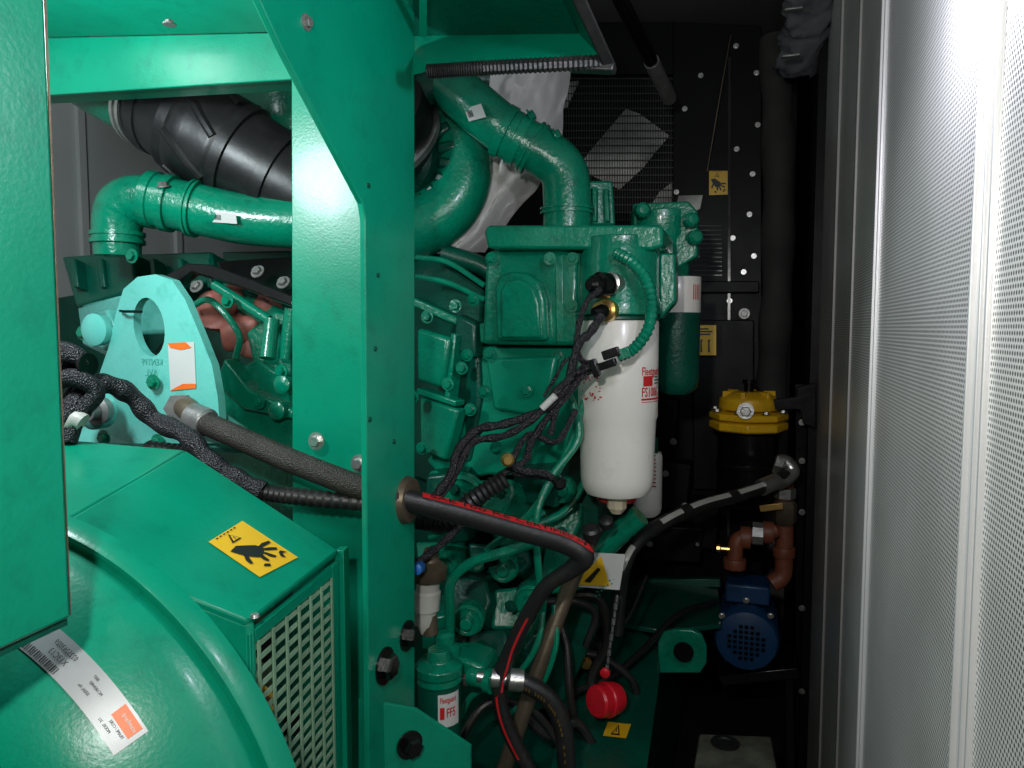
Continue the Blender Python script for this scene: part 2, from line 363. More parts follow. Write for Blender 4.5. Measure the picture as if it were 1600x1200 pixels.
m=MB().prism([P(864,-60,.80),P(890,-60,.80),P(961,99,.922),P(941,101,.922)],D*.016); part('rubber_edge_trim',m,rubber,t,.002)
m=MB().prism([P(886,92,.938),P(960,97,.921),P(957,110,.921),P(886,107,.938)],D*.02); part('rubber_corner',m,rubber,t,.002)
m=MB().corr([P(667,112,.97),P(760,106,.96),P(942,97,.93)],.0088,8,50,.2); part('corrugated_edge_trim',m,rubber,t)
for a,b in ((265,25),(478,35)): part('bolt',MB().bolt(P(a,b+14,1.0) if a<300 else PE(a,b,eg),U if a<300 else E,.0055),dsteel,t)
for a,b,r in ((635,993,.014),(600,1040,.016)):
    m=MB(); ax_=E.copy(); o_=PE(a,b,eg); m.lathe([(r*1.5,0),(r*1.5,.003)],o_,ax_,20); m.lathe([(r,.003),(r,.014),(r*.85,.016)],o_,ax_,6); part('bolt',m,gloss,t)
bolts(t,[(495,689),(562,724)],1.03,.008,-D)
for a,b in ((575,290),(590,430),(586,545),(615,690),(577,655)): part('rivet',MB().lathe([(.0035,0),(.003,.002),(0,.003)],PE(a,b,eg),E,10),castd,t)
fp=[P(560,1092,.93),P(648,1108,.98),P(735,1166,1.02),P(735,1290,1.02),P(560,1290,.93)]
m=MB(); m.prism(fp,D*.006+U*0); part('foot_plate',m,paint,t,.001)
fn=((fp[1]-fp[0]).cross(fp[4]-fp[0])).normalized()
if fn.y>0: fn=-fn
part('bolt',MB().lathe([(.019,0),(.019,.003)],PLN(638,1162,fp[0],fn)+fn*.002,fn,20).lathe([(.013,.003),(.013,.016),(.011,.018)],PLN(638,1162,fp[0],fn)+fn*.002,fn,6),gloss,t)
gp=PE(635,781,eg)
m=MB(); m.lathe([(.012,-.012),(.030,-.010),(.033,0),(.030,.008),(.022,.010)],gp,E,28); part('grommet',m,pipegrey,t)
# ---------------------------------------------------------------- lifting lug
t=thing('lifting_lug','glare-paled green arched lifting plate with oval hole and orange sticker','bracket',P(230,690,1.2))
out=[(112,692),(128,630),(160,585),(174,545),(186,490),(198,452),(220,433),(248,429),(274,438),(294,468),(316,520),(336,570),(345,620),(350,692)]
nL=(D+E*.12).normalized(); o0=P(240,560,1.2)
def LG(a,b,off=0): return PLN(a,b,o0,nL)-nL*off
m=MB(); bm=m.bm; hole=[(238+24*math.cos(x)+5*math.sin(x),511+46*math.sin(x)) for x in [2*math.pi*i/24 for i in range(24)]]
def edgeloop(L,off): return [bm.verts.new(LG(a,b,off)) for a,b in L]
vo=edgeloop(out,0.006); vi=edgeloop(hole,0.006); wo=edgeloop(out,-.008); wi=edgeloop(hole,-.008)
es=[]
for X in (vo,vi,wo,wi):
    for i in range(len(X)): es.append(bm.edges.new((X[i],X[(i+1)%len(X)])))
no=len(out); nh=24
bmesh.ops.triangle_fill(bm,use_beauty=True,edges=es[:no+nh]); bmesh.ops.triangle_fill(bm,use_beauty=True,edges=es[no+nh:])
for X,Y_ in ((vo,wo),(vi,wi)):
    for i in range(len(X)): bm.faces.new((X[i],X[(i+1)%len(X)],Y_[(i+1)%len(X)],Y_[i]))
part('plate',m,lugm,t)
m=MB(); m.slab([(100,692),(105,655),(150,640),(345,640),(372,660),(365,700)],1.22,.03,D-U*.5); part('base_flange',m,lugm,t,.003)
bolts(t,[(163,684),(247,690),(322,676),(240,597),(320,598)],1.18,.008,-D,cast)
qs=[LG(a,b,.007) for a,b in ((272,610),(312,606),(309,534),(268,536))]
s=part('sticker',sheet(quadmap(*qs,0)),label,t)
part('sticker_band',polys2(quadmap(*qs,.0008),[[(0,0),(1,0),(1,.10),(.5,.12),(.2,.05)]]),orange,s)
part('sticker_band',polys2(quadmap(*qs,.0008),[[(0,1),(.7,1),(.9,.88),(.5,.84),(.1,.9)]]),orange,s)
textmesh('KENTPF',lambda x,y:LG(260-x*9.5,566-y*14,.0068),lugd,t); textmesh('AVL',lambda x,y:LG(252-x*11,582-y*14,.0068),lugd,t)
part('cable_tie',MB().tube([LG(198,486,.012),LG(212,487,.02),LG(232,487,.012)],.0022,8,6),black,t)
part('hose_fitting',MB().lathe([(.012,0),(.02,.005),(.022,.02),(.014,.024),(.014,.04)],P(165,640,1.17),(-D+E*.1),20),dsteel,t)
part('boss',MB().lathe([(.03,0),(.03,.02),(.02,.03),(0,.034)],P(160,640,1.2),-D,24),lugm,t)
part('boss',MB().lathe([(.026,0),(.026,.015),(.015,.02),(0,.02)],P(158,515,1.24),-D,24),lugm,t)
# ---------------------------------------------------------------- engine
t=thing('engine','large green diesel engine block with cast covers behind the post','engine',Vector((-.3,1.6,.5))); EN=t
def pt(name,pts,Y,th,mt=None,n=None,bev=.004,par=None):
    return part(name,MB().slab(pts,Y,th,n),mt or cast,par or EN,bev)
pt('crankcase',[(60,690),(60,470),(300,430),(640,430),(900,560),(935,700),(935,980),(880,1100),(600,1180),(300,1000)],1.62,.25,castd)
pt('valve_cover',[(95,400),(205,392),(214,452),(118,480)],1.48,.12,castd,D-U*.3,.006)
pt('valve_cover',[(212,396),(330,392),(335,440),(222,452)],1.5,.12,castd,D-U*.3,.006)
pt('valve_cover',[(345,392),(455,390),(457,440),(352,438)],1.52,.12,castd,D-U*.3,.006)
for i,x in enumerate((108,150,190,232,275,318)): pt('cover_rib',[(x,404),(x+9,403),(x+14,448),(x+5,449)],1.47,.03,castd,D-U*.3,.003)
pt('manifold_end',[(120,478),(190,460),(200,520),(172,560),(128,540)],1.42,.08,lugm,D+E*.4,.006)
pt('manifold_flange',[(130,492),(165,482),(178,520),(160,548),(134,534)],1.38,.03,lugm,D+E*.5,.006)
pt('cylinder_head',[(385,520),(430,485),(457,492),(457,600),(405,610)],1.36,.09,cast,D-E*.5,.005)
pt('cylinder_head',[(330,455),(350,440),(457,488),(457,520),(430,520)],1.4,.05,cast,D-U*.6,.004)
pt('side_plate',[(330,600),(400,560),(460,600),(460,860),(360,800),(320,690)],1.34,.06,cast,D-U*.1,.004)
pt('water_rail',[(350,560),(390,610),(457,640),(457,655),(380,640),(335,600)],1.31,.04,cast,None,.004)
m=MB().slab([(255,432),(292,411),(330,413),(457,462),(457,478),(340,436),(300,424),(270,446)],1.3,.02,D-U*.3); part('black_bracket',m,gloss,EN,.002)
m=MB().slab([(338,408),(457,400),(457,466),(345,424)],1.36,.012,D-U*.8); part('black_bracket',m,gloss,EN,.002)
bolts(EN,[(403,425),(443,442),(308,448)],1.3,.008,(-D+U*.6).normalized(),dsteel)
bolts(EN,[(495,600),(405,628),(440,580),(356,470),(130,520),(110,600),(207,400)],1.29,.008,None,cast)
for (a,b,r,sx) in ((335,490,34,1),(372,515,30,1),(352,470,26,1),(420,480,24,1),(395,545,20,1)):
    m=MB(); bmesh.ops.create_icosphere(m.bm,subdivisions=4,radius=r*1.38/F,matrix=Matrix.Translation(P(a,b,1.42)))
    for v in m.bm.verts: v.co+=Vector((1,-1,1))*.016*noise.noise(v.co*22)
    part('exhaust_wrap',m,copper,EN,ang=60)
part('fuel_rail',MB().tube([P(300,478,1.36),P(330,470,1.34),P(372,520,1.33),P(368,560,1.33)],.006,10,8),cast,EN)
part('fuel_rail',MB().tube([P(335,445,1.33),P(420,500,1.3)],.009,12,6),cast,EN)
part('injector',MB().tube([P(425,500,1.3),P(418,560,1.28)],.013,14,5),cast,EN)
part('injector',MB().tube([P(455,482,1.3),P(445,560,1.3)],.011,14,5),cast,EN)
for i,(a,b) in enumerate(((450,600),(442,640))): part('rail_boss',MB().lathe([(.016,0),(.016,.02),(.01,.024)],P(a,b,1.3),-D,18),cast,EN)
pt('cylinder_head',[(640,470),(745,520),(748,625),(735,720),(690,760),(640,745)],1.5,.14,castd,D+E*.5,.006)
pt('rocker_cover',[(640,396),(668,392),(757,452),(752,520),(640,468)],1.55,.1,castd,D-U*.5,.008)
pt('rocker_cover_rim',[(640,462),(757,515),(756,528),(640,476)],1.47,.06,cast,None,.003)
pt('head_panel',[(650,512),(702,528),(690,606),(650,596)],1.44,.03,cast,D+E*.3,.008)
pt('head_panel',[(712,490),(742,505),(742,560),(706,548)],1.43,.03,castd,D+E*.3,.006)
pt('head_panel',[(655,620),(715,640),(695,720),(655,706)],1.44,.03,cast,D+E*.4,.006)
pt('head_rib',[(704,520),(712,522),(700,640),(692,636)],1.43,.03,cast,D+E*.3,.003)
pt('head_rib',[(650,606),(712,626),(711,636),(650,616)],1.43,.03,cast,D+E*.3,.003)
for k in range(2): part('injector_pipe',MB().tube([P(650,402+k*30,1.5-.02*k),P(700,410+k*32,1.49-.02*k),P(757,446+k*22,1.48-.02*k)],.0055,10,6),cast,EN)
bolts(EN,[(668,495),(712,478),(645,620),(660,700),(700,600),(735,640),(722,575),(680,745)],1.42,.008,None,cast)
m=MB().tube([P(690,395,1.6),P(760,420,1.6),P(800,470,1.6)],.02,14,6); part('breather_pipe',m,castd,EN)
pt('gear_cover',[(738,541),(898,541),(930,600),(905,690),(850,745),(762,742),(700,760),(665,720),(738,640)],1.42,.1,paint,D+E*.15,.006)
pt('gear_cover_panel',[(758,560),(870,556),(860,612),(835,650),(770,640)],1.39,.03,paint,D+E*.15,.006)
bolts(EN,[(765,553),(872,556),(757,612),(823,610),(776,700),(850,690),(716,718),(905,620)],1.375,.008,None,cast)
pt('filter_housing_base',[(750,536),(900,540),(905,505),(748,505)],1.36,.1,cast,None,.004)
pt('filter_housing',[(757,425),(760,392),(870,390),(902,395),(903,540),(752,538)],1.34,.14,cast,D+E*.1,.008)
arch=[(775,532),(772,450),(778,432),(798,424),(822,426),(842,440),(851,470),(854,532)]
pt('housing_arch_panel',arch,1.325,.02,cast,D+E*.1,.006)
pt('housing_arch_panel',[(782,528),(782,455),(790,438),(812,436),(832,448),(842,475),(845,528)],1.318,.02,cast,D+E*.1,.004)
pt('housing_rib',[(866,398),(880,398),(882,536),(868,536)],1.315,.03,cast,None,.003)
pt('housing_rib',[(888,395),(915,395),(912,470),(890,470)],1.31,.05,cast,None,.003)
m=MB().slab([(756,362),(762,352),(1030,351),(1036,358),(1035,384),(1020,390),(762,388)],1.27,.16); part('housing_top_bar',m,cast,EN,.006)
bolts(EN,[(768,404),(860,404),(895,404),(894,478),(740,468),(730,555)],1.3,.007,None,cast)
pt('cast_bracket',[(915,282),(958,282),(962,352),(913,352)],1.5,.12,cast,D-E*.4,.005)
pt('cast_bracket',[(925,292),(932,292),(932,346),(925,346)],1.485,.02,cast,None,.002)
pt('cast_bracket',[(943,294),(950,294),(952,346),(945,346)],1.485,.02,cast,None,.002)
part('second_filter_head',MB().lathe([(.045,0),(.058,.02),(.058,.1),(.064,.11),(.064,.16)],P(1032,455,1.58),U,28),cast,EN,.002)
pt('second_head_plate',[(988,318),(1075,314),(1090,330),(1090,400),(1040,430),(990,420)],1.53,.06,cast,None,.004)
for a,b in ((1076,345),(1082,372),(1000,330)): part('boss',MB().lathe([(.014,0),(.014,.02),(.009,.026),(0,.027)],P(a,b,1.5),(-D+E*.5),18),cast,EN)
rnd=random.Random(3)
spec=[(668,742,730,790),(740,745,800,800),(800,730,872,790),(765,800,830,850),(690,800,740,850),(850,790,905,850),(770,860,830,905),(655,960,700,1020),(705,900,765,980),(770,915,840,985),(730,985,790,1040),(845,860,900,930),(800,990,850,1060),(655,840,690,880),(735,855,765,890),(700,985,735,1020)]
for i,(a,b,c,d) in enumerate(spec):
    j=lambda: rnd.uniform(-7,7)
    n=(D+E*rnd.uniform(-.5,.5)+U*rnd.uniform(-.5,.3))
    pt('pump_casting',[(a+j(),b+j()),(c+j(),b+j()),(c+j(),(b+d)/2),(c-8+j(),d+j()),(a+j(),d+j())],1.38+rnd.uniform(-.04,.05),.16,cast if i%2 else castd,n,.006)
    bolts(EN,[((a+c)/2+rnd.uniform(-18,18),(b+d)/2+rnd.uniform(-12,12))],1.34,.007,None,castd)
for a,b,r,Y in ((722,775,40,1.36),(790,880,24,1.33),(735,960,26,1.3),(700,880,22,1.3),(830,930,26,1.34),(880,760,22,1.36)):
    rr=r*Y/F; part('round_cover',MB().lathe([(rr,0),(rr,.03),(rr*.85,.036),(rr*.8,.03),(rr*.4,.03),(rr*.35,.05),(0,.05)],P(a,b,Y+.03),(-D+E*.2),28),cast,EN,.001)
for pts,r in (([(885,600,1.25),(905,680,1.24),(862,745,1.22),(838,810,1.2),(842,900,1.2),(846,960,1.22),(800,1030,1.25),(780,1090,1.25)],6),
   ([(700,1050,1.2),(703,960,1.18),(705,910,1.17),(735,880,1.16),(790,862,1.16),(830,850,1.2)],8),
   ([(935,560,1.3),(905,650,1.27),(880,720,1.24),(830,800,1.25),(760,860,1.28)],6),
   ([(850,945,1.22),(838,1010,1.2),(800,1060,1.2),(740,1085,1.2),(720,1120,1.2)],5),
   ([(866,945,1.24),(868,1010,1.22),(840,1080,1.22),(790,1120,1.22)],5),
   ([(930,720,1.4),(890,790,1.38),(850,815,1.36),(790,830,1.34)],7),
   ([(670,840,1.2),(740,815,1.2),(800,830,1.24),(850,800,1.26)],5)):
    part('fuel_pipe',MB().tube([P(*p) for p in pts],r*1.2/F,10,8),cast,EN)
m=MB().slab([(752,868),(776,864),(780,882),(757,888)],1.27,.004); part('nameplate',m,gloss,EN)
# ---------------------------------------------------------------- pipes, turbo
t=thing('charge_air_pipe','green charge air pipe with elbow and white tag, left of the post','pipe',P(185,390,1.4),'charge air pipes')
Y=1.36; R=39*Y/F
m=MB().tube([P(184,400,Y),P(184,345,Y),P(200,318,Y),P(240,314,Y),P(300,325,Y),P(380,342,Y),P(480,350,Y)],R,26,8,rf=lambda t_,i:R*(1.0 if t_>.25 else .86+t_*.5)); part('pipe',m,cast,t)
def collar(par,p,q,r,w,mt=cast,nm='clamp_collar'):
    ax=(q-p).normalized(); part(nm,MB().lathe([(r*.98,-w/2),(r*1.13,-w/2),(r*1.13,-w/6),(r*1.06,-w/8),(r*1.06,w/8),(r*1.13,w/6),(r*1.13,w/2),(r*.98,w/2)],p,ax,32),mt,par)
collar(t,P(252,315,Y),P(300,325,Y),R,.045); collar(t,P(305,326,Y),P(380,342,Y),R,.012); collar(t,P(184,372,Y),P(184,320,Y),R*.9,.02)
part('clamp_bolt',MB().bolt(P(255,292,Y-.04),(U-D*.3).normalized(),.008),dsteel,t)
def tag(par,q,Y,n=None): 
    pts=face(q,Y,n); s=part('white_tag',sheet(quadmap(*pts,.001)),label,par); part('tag_print',polys2(quadmap(*pts,.0018),[[(.1+.05*i,.25),(.125+.05*i,.25),(.125+.05*i,.75),(.1+.05*i,.75)] for i in range(6)]),ink,s)
tag(t,[(332,347),(371,350),(369,334),(331,331)],Y-R-.003,D+U*.05)
t=thing('charge_air_pipe','green charge air pipe with elbow and white tag, right of the post','pipe',P(885,350,1.5),'charge air pipes')
Y=1.47; R=37*Y/F
pp=[P(690,120,Y+.05),P(740,165,Y),P(800,212,Y),P(850,240,Y),P(880,268,Y),P(886,310,Y),P(886,365,Y)]
part('pipe',MB().tube(pp,R,26,8),cast,t)
collar(t,P(800,212,Y),P(850,240,Y),R*.98,.05); collar(t,P(832,231,Y),P(872,258,Y),R,.014); collar(t,P(886,330,Y),P(886,365,Y),R,.012)
for a,b in ((868,212),(828,182)): part('clamp_bolt',MB().bolt(P(a,b,Y-.03),(E+U*.5).normalized(),.009),cast,t)
tag(t,[(733,190),(760,183),(752,162),(726,170)],Y-R-.004,D+E*.25)
t=thing('intake_hose','thick black moulded rubber intake hose with raised ribs and steel clamp','hose',P(330,290,1.45))
Y=1.40; R=70*Y/F
RF=lambda q_: R*(.76+.30*min(1,q_*2.4)+(.05 if .34<q_<.62 else 0)-.14*max(0,q_-.6)/.4)
pts=[P(222,165,Y+.02),P(270,185,Y),P(335,218,Y),P(405,258,Y),P(500,312,Y)]
m=MB().tube(pts,R,40,12,rf=lambda t_,i:RF(t_)); sp=m.sp; part('hose_body',m,hoserub,t,.0)
NS=len(sp)
for k in range(7):
    L_=[]
    for i in range(17,31,2):
        p=sp[i]; tg=(sp[i+1]-sp[i-1]).normalized(); n1=tg.cross(U).normalized(); n2=tg.cross(n1)
        ph=k*math.pi*2/7+(i-16)*.045+.3
        L_.append(p+(n1*math.cos(ph)+n2*math.sin(ph))*(RF(i/(NS-1))-.002))
    part('hose_rib',MB().tube(L_,.008,8,4),hoserub,t)
for i in (8,16,31,40): 
    m=MB(); p=sp[i]; tg=(sp[i+1]-sp[i-1]); rr_=RF(i/(NS-1)); m.lathe([(rr_*.97,-.012),(rr_*1.06,-.010),(rr_*1.06,.010),(rr_*.97,.012)],p,tg,40); part('hose_band',m,hoserub,t)
collar(t,sp[2],sp[5],RF(.04)*.98,.020,steel,'hose_clamp')
part('inlet_pipe',MB().tube([P(105,95,Y+.03),P(165,135,Y+.02),sp[1]],R*.72,28,6),cast,t)
t=thing('turbocharger','green turbocharger volute with ribs and black inlet cone, right of the post','turbocharger',P(650,380,1.6))
cc=(628,250); Y=1.6
pl=[]
for i in range(15):
    an=math.radians(-75+i*14.5); rad=92+i*1.2
    pl.append(P(cc[0]+rad*math.cos(an),cc[1]+rad*math.sin(an)*1.0,Y-.0))
part('volute',MB().tube(pl,.05,30,5,rf=lambda t_,i:(34+24*t_)*Y/F),cast,t)
o=P(cc[0],cc[1],Y)
part('volute_backplate',MB().lathe([(.13,0),(.13,.02),(.09,.03),(.085,.07),(.075,.08)],o+D*.03,-D,40),castd,t)
for i in range(8):
    an=math.radians(-55+i*20)
    a=P(cc[0]+64*math.cos(an),cc[1]+64*math.sin(an),Y-.035); b=P(cc[0]+90*math.cos(an),cc[1]+90*math.sin(an),Y-.040); dv=(b-a).normalized()
    part('volute_rib',MB().box((a+b)/2,.045,.03,.022,(dv,D,dv.cross(D))),castd,t,.006)
part('inlet_cone',MB().lathe([(.06,-.04),(.075,0),(.105,.06),(.115,.10),(.115,.14),(.10,.15)],o,(-D+U*.55-E*.1),36),hoserub,t)
part('inlet_clamp',MB().lathe([(.107,.055),(.116,.06),(.116,.072),(.109,.075)],o,(-D+U*.55-E*.1),36),steel,t)
part('upper_casing',MB().tube([P(650,150,1.5),P(700,120,1.5),P(760,125,1.52)],.03,20,6),castd,t)
part('compressor_housing',MB().lathe([(.02,0),(.09,.0),(.12,.02),(.13,.05),(.12,.08),(.09,.1),(.05,.1)],P(430,185,1.60),-D,36),cast,t)
part('return_pipe',MB().tube([P(300,150,1.64),P(370,150,1.64),P(430,180,1.64),P(520,260,1.64)],.045,20,6),cast,t)
m=MB(); nu,nv=46,46; Y=1.72
bl,br,tr,tl=(640,400),(760,395),(890,105),(740,110)
def bf(u,v):
    a=bl[0]+(br[0]-bl[0])*u; a2=tl[0]+(tr[0]-tl[0])*u; b=bl[1]+(br[1]-bl[1])*u; b2=tl[1]+(tr[1]-tl[1])*u
    x=a+(a2-a)*v+40*math.sin(v*3.1)*u; y=b+(b2-b)*v
    p=P(x,y,Y-.10*math.sin(math.pi*u)); q_=Vector((u*3,v*3,1.7))
    return p-D*(.035*abs(noise.noise(q_*1.6))+.02*noise.noise(q_*3.5)+.012*abs(math.sin(6*v+3*noise.noise(q_))))
solo('heat_blanket',sheet(bf,nu,nv),cloth,'crumpled silver grey cloth heat blanket hanging behind the turbocharger','blanket')
# ---------------------------------------------------------------- filters
def canmap(c,r,z): return lambda ph,dz,off: Vector((c.x+(r+off)*math.sin(ph),c.y-(r+off)*math.cos(ph),z+dz))
c=P(965,650,1.3); r=62*1.3/F; Z=lambda py,Y=1.24: P(965,py,Y).z
t=thing('fuel_filter','large white spin-on fuel filter hanging under its green head','filter',Vector((c.x,c.y,Z(812))))
zt=Z(500); z1=Z(655); z2=Z(662); zb=Z(787)
pr=[(r*.97,0),(r,-.004),(r,z1-zt),(r*.965,z2-zt),(r*.945,z2-zt-.03),(r*.925,zb-zt+.035),(r*.89,zb-zt+.018),(r*.78,zb-zt+.006),(r*.5,zb-zt),(0,zb-zt)]
can=part('can',MB().lathe(pr,Vector((c.x,c.y,zt)),U,64),white,t,ang=40)
cm=canmap(c,r,0)
def ctext(tx,ph0,z,s,mt,par): textmesh(tx,lambda x,y: cm(ph0+x*s/r*.66,z+y*s,.0008),mt,par,bold=.018)
ctext('Fleetguard',math.radians(26),Z(581),.019,redink,can); ctext('FS1006',math.radians(26),Z(614),.022,redink,can)
def crect(m,p0,p1,ya,yb):
    for i in range(6): 
        a0=math.radians(p0+(p1-p0)*i/6); a1_=math.radians(p0+(p1-p0)*(i+1)/6); m.poly([cm(a0,Z(yb),.0006),cm(a1_,Z(yb),.0006),cm(a1_,Z(ya),.0006),cm(a0,Z(ya),.0006)])
m=MB(); crect(m,29,48,588,604); part('printed_emblem',m,redink,can)
m=MB(); crect(m,26,80,623,626); part('printed_line',m,redink,can)
m=MB(); crect(m,26,80,628.5,629.5); part('printed_line',m,redink,can)
m=MB(); crect(m,53,64,589,591); crect(m,53,72,594,596); crect(m,53,68,599,601); part('small_print',m,ink,can)
rr=random.Random(5); m=MB()
for i in range(34):
    a=rr.uniform(-68,-34); y=rr.uniform(583,626); crect(m,a,a+rr.uniform(1.5,4),y,y+rr.uniform(1,4))
part('left_print',m,redink,can)
part('drain_nut',MB().lathe([(.012,0),(.017,-.003),(.017,-.022),(.012,-.028),(.009,-.032)],Vector((c.x,c.y,zb+.001)),U,8),cream,t)
part('water_sensor',MB().lathe([(r*.45,-.004),(r*.52,0),(r*.5,.008),(r*.3,.016)],Vector((c.x+.004,c.y+.03,zb-.012)),U,24),red,t)
part('seal_ring',MB().lathe([(r*.99,0),(r*1.02,.002),(r*1.02,.006),(r*.99,.008)],Vector((c.x,c.y,zt-.0005)),U,48),castd,t)
t=thing('filter_head','green cast filter head above the white filter, with two black sensor sockets','filter head',Vector((c.x,c.y,zt)))
zt2=zt+.0085
part('head_casting',MB().lathe([(r*1.05,0),(r*1.05,.02),(r*.98,.03),(r*.98,.10),(r*.9,.115),(r*.9,.13)],Vector((c.x,c.y,zt2)),U,48),cast,t,.002)
part('head_lug',MB().slab([(1030,395),(1055,395),(1056,470),(1030,500)],1.3,.05),cast,t,.004)
m=MB()
hp=[P(962,395,1.22),P(985,408,1.2),P(1008,435,1.19),P(1018,475,1.19),P(1012,515,1.18),P(990,545,1.18),P(965,558,1.18)]
m.corr(hp,9*1.2/F,10,9,.22); part('corrugated_conduit',m,cast,t)
for a,b in ((957,443),(950,485)):
    part('sensor_socket',MB().lathe([(.018,-.01),(.018,.01),(.013,.012),(.013,.03)],P(a,b,1.235),(-D-E*.3),20),steel if b<450 else brass,t)
part('sensor_plug',MB().lathe([(.02,0),(.021,.01),(.021,.02),(.015,.022),(.015,.032),(.009,.04)],P(950,446,1.215),(-D-E*.8),20),gloss,t)
part('sensor_plug',MB().lathe([(.011,0),(.012,.008),(.008,.018),(.006,.024)],P(945,487,1.21),(-D-E*.8),16),black,t)
c2=P(1057,530,1.55); r2=31*1.55/F*1.15
t=thing('fuel_filter','dark green spin-on filter with white band, half hidden behind the white filter','filter',c2-U*.1)
zz=P(1057,615,1.55).z
part('can',MB().lathe([(0,0),(r2*.6,0),(r2*.9,.012),(r2,.03),(r2,.215)],Vector((c2.x,c2.y,zz)),U,40),castd,t,ang=40)
part('white_band',MB().lathe([(r2*1.005,.165),(r2*1.012,.166),(r2*1.012,.235),(r2*1.005,.236)],Vector((c2.x,c2.y,zz)),U,40),white,t)
m=MB()
for i in range(4): 
    p=Vector((c2.x+r2*1.015*math.sin(.5+.12*i),c2.y-r2*1.015*math.cos(.5+.12*i),zz+.19)); p2=Vector((c2.x+r2*1.015*math.sin(.56+.12*i),c2.y-r2*1.015*math.cos(.56+.12*i),zz+.19)); m.poly([p,p2,p2+U*.03,p+U*.03])
part('band_print',m,redink,t)
c3=P(1012,745,1.62); r3=23*1.6/F; z3=P(1012,806,1.62).z
t=thing('small_filter','small white filter can low behind the large white filter','filter',Vector((c3.x,c3.y,z3)))
part('can',MB().lathe([(0,0),(r3*.6,0),(r3*.9,.008),(r3,.02),(r3,.13),(r3*.9,.14)],Vector((c3.x,c3.y,z3)),U,32),white,t,ang=40)
m=MB()
for k in range(9): m.box(P(1022,712+k*6,1.62-r3-.002),.008,.0006,.0025)
part('printed_text',m,redink,t)
part('cap',MB().lathe([(r3*.7,.14),(r3*.7,.17),(0,.175)],Vector((c3.x,c3.y,z3)),U,24),castd,t)
c4=P(686,1110,1.1); r4=35*1.1/F; z4=P(688,1080,1.07).z
t=thing('small_filter','small green filter with white red-lettered label at the foot of the post','filter',Vector((c4.x,c4.y,z4-.12)))
part('can',MB().lathe([(r4*.98,0),(r4,-.003),(r4,-.1),(r4*.8,-.12),(0,-.12)],Vector((c4.x,c4.y,z4)),U,40),castd,t,ang=40)
m4=canmap(c4,r4,z4)
lab4=part('paper_label',sheet(lambda u,v:m4(.05+1.1*u,-.055+.050*v,.0005),12,1),label,t)
part('can_collar',MB().lathe([(r4*1.0,0),(r4*1.06,.003),(r4*1.02,.012),(r4*1.08,.014),(r4*1.08,.026),(r4*.6,.034),(r4*.5,.05)],Vector((c4.x,c4.y,z4+.0005)),U,32),cast,t,.001)
textmesh('Fleetguard',lambda x,y:m4(.14+x*.0100/r4*.6,-.014+y*.012,.0012),redink,lab4,bold=.015); textmesh('FF5',lambda x,y:m4(.42+x*.018/r4*.6,-.034+y*.019,.0012),redink,lab4,bold=.015)
m=MB()
for i in range(4): m.poly([m4(.14+.05*i,-.042,.0011),m4(.19+.05*i,-.042,.0011),m4(.19+.05*i,-.024,.0011),m4(.14+.05*i,-.024,.0011)])
part('printed_emblem',m,redink,lab4)
t=thing('lift_pump','green fuel pump body with round cap, above the lettered filter','pump',P(700,1085,1.15))
part('body',MB().slab([(640,1045),(655,1030),(725,1030),(755,1042),(758,1065),(740,1072),(650,1070)],1.15,.07),cast,t,.006)
part('spindle',MB().lathe([(.024,0),(.024,.025),(.016,.03),(.016,.045),(.010,.05)],P(695,1035,1.16),U,24),cast,t)
part('outlet_port',MB().lathe([(.014,0),(.014,.03),(.018,.03),(.018,.04)],P(735,1056,1.12),(E-D*.2),20),cast,t)
bolts(t,[(665,1050),(728,1062)],1.13,.006,None,steel)
t=thing('sediment_bowl','cloudy plastic bowl with blue plug beside the post','bowl',P(668,960,1.15))
part('bowl',MB().lathe([(.010,-.065),(.017,-.05),(.017,-.03),(.021,-.028),(.021,.0),(.018,.004),(.018,.02)],P(668,925,1.15),U+E*.1,24),clear,t)
part('collar',MB().lathe([(.026,.02),(.028,.024),(.028,.04),(.015,.05),(.01,.07)],P(668,925,1.15),U+E*.1,24),pipegrey,t)
part('blue_plug',MB().lathe([(.007,0),(.009,.004),(.009,.018),(.006,.02)],P(658,884,1.1),-D,12),bluec,t)
part('lower_stem',MB().tube([P(670,960,1.15),P(672,990,1.15)],.013,14,3),pipegrey,t)
# ---------------------------------------------------------------- hoses and harnesses
t=thing('rubber_hose','thick black rubber hose with red printed stripe, passing through the post','hose',P(635,800,1.0))
HA=[(300,652,1.1),(355,676,1.07),(460,722,1.02),(560,760,1.0),(634,781,1.01),(720,803,1.03),(810,828,1.05),(880,848,1.06),(912,868,1.06),(895,888,1.07),(855,915,1.08),(825,960,1.09),(796,1020,1.1),(780,1070,1.1),(790,1130,1.1),(830,1210,1.1)]
HR=.0152
m=MB().tube([P(*p) for p in HA],HR,18,8,rf=lambda u,i:HR*(1 if u<.56 else max(.76,1-(u-.56)*3))); sp=m.sp; part('hose_body',m,rubber,t)
part('braided_sleeve',MB().tube([sp[i] for i in range(1,33,2)],HR+.0012,18,2),wornb,t)
def ribbon(sp,HR,i0,i1,w,off,c=0):
    m=MB(); prev=None
    for i in range(i0,i1):
        tg=(sp[i+1]-sp[i-1]).normalized(); up=U-tg*U.dot(tg); up.normalize(); fr=tg.cross(up).normalized()
        if fr.y>0: fr=-fr
        pts=[]
        for k in range(4):
            an=c-w/2+w*k/3; pts.append(sp[i]+(up*math.cos(an)+fr*math.sin(an))*(HR+off))
        cur=[m.bm.verts.new(p) for p in pts]
        if prev:
            for k in range(3): m.bm.faces.new((prev[k],prev[k+1],cur[k+1],cur[k]))
        prev=cur
    return m
strp=part('red_stripe',ribbon(sp,HR,34,65,.8,.0006,.35),redink,t)
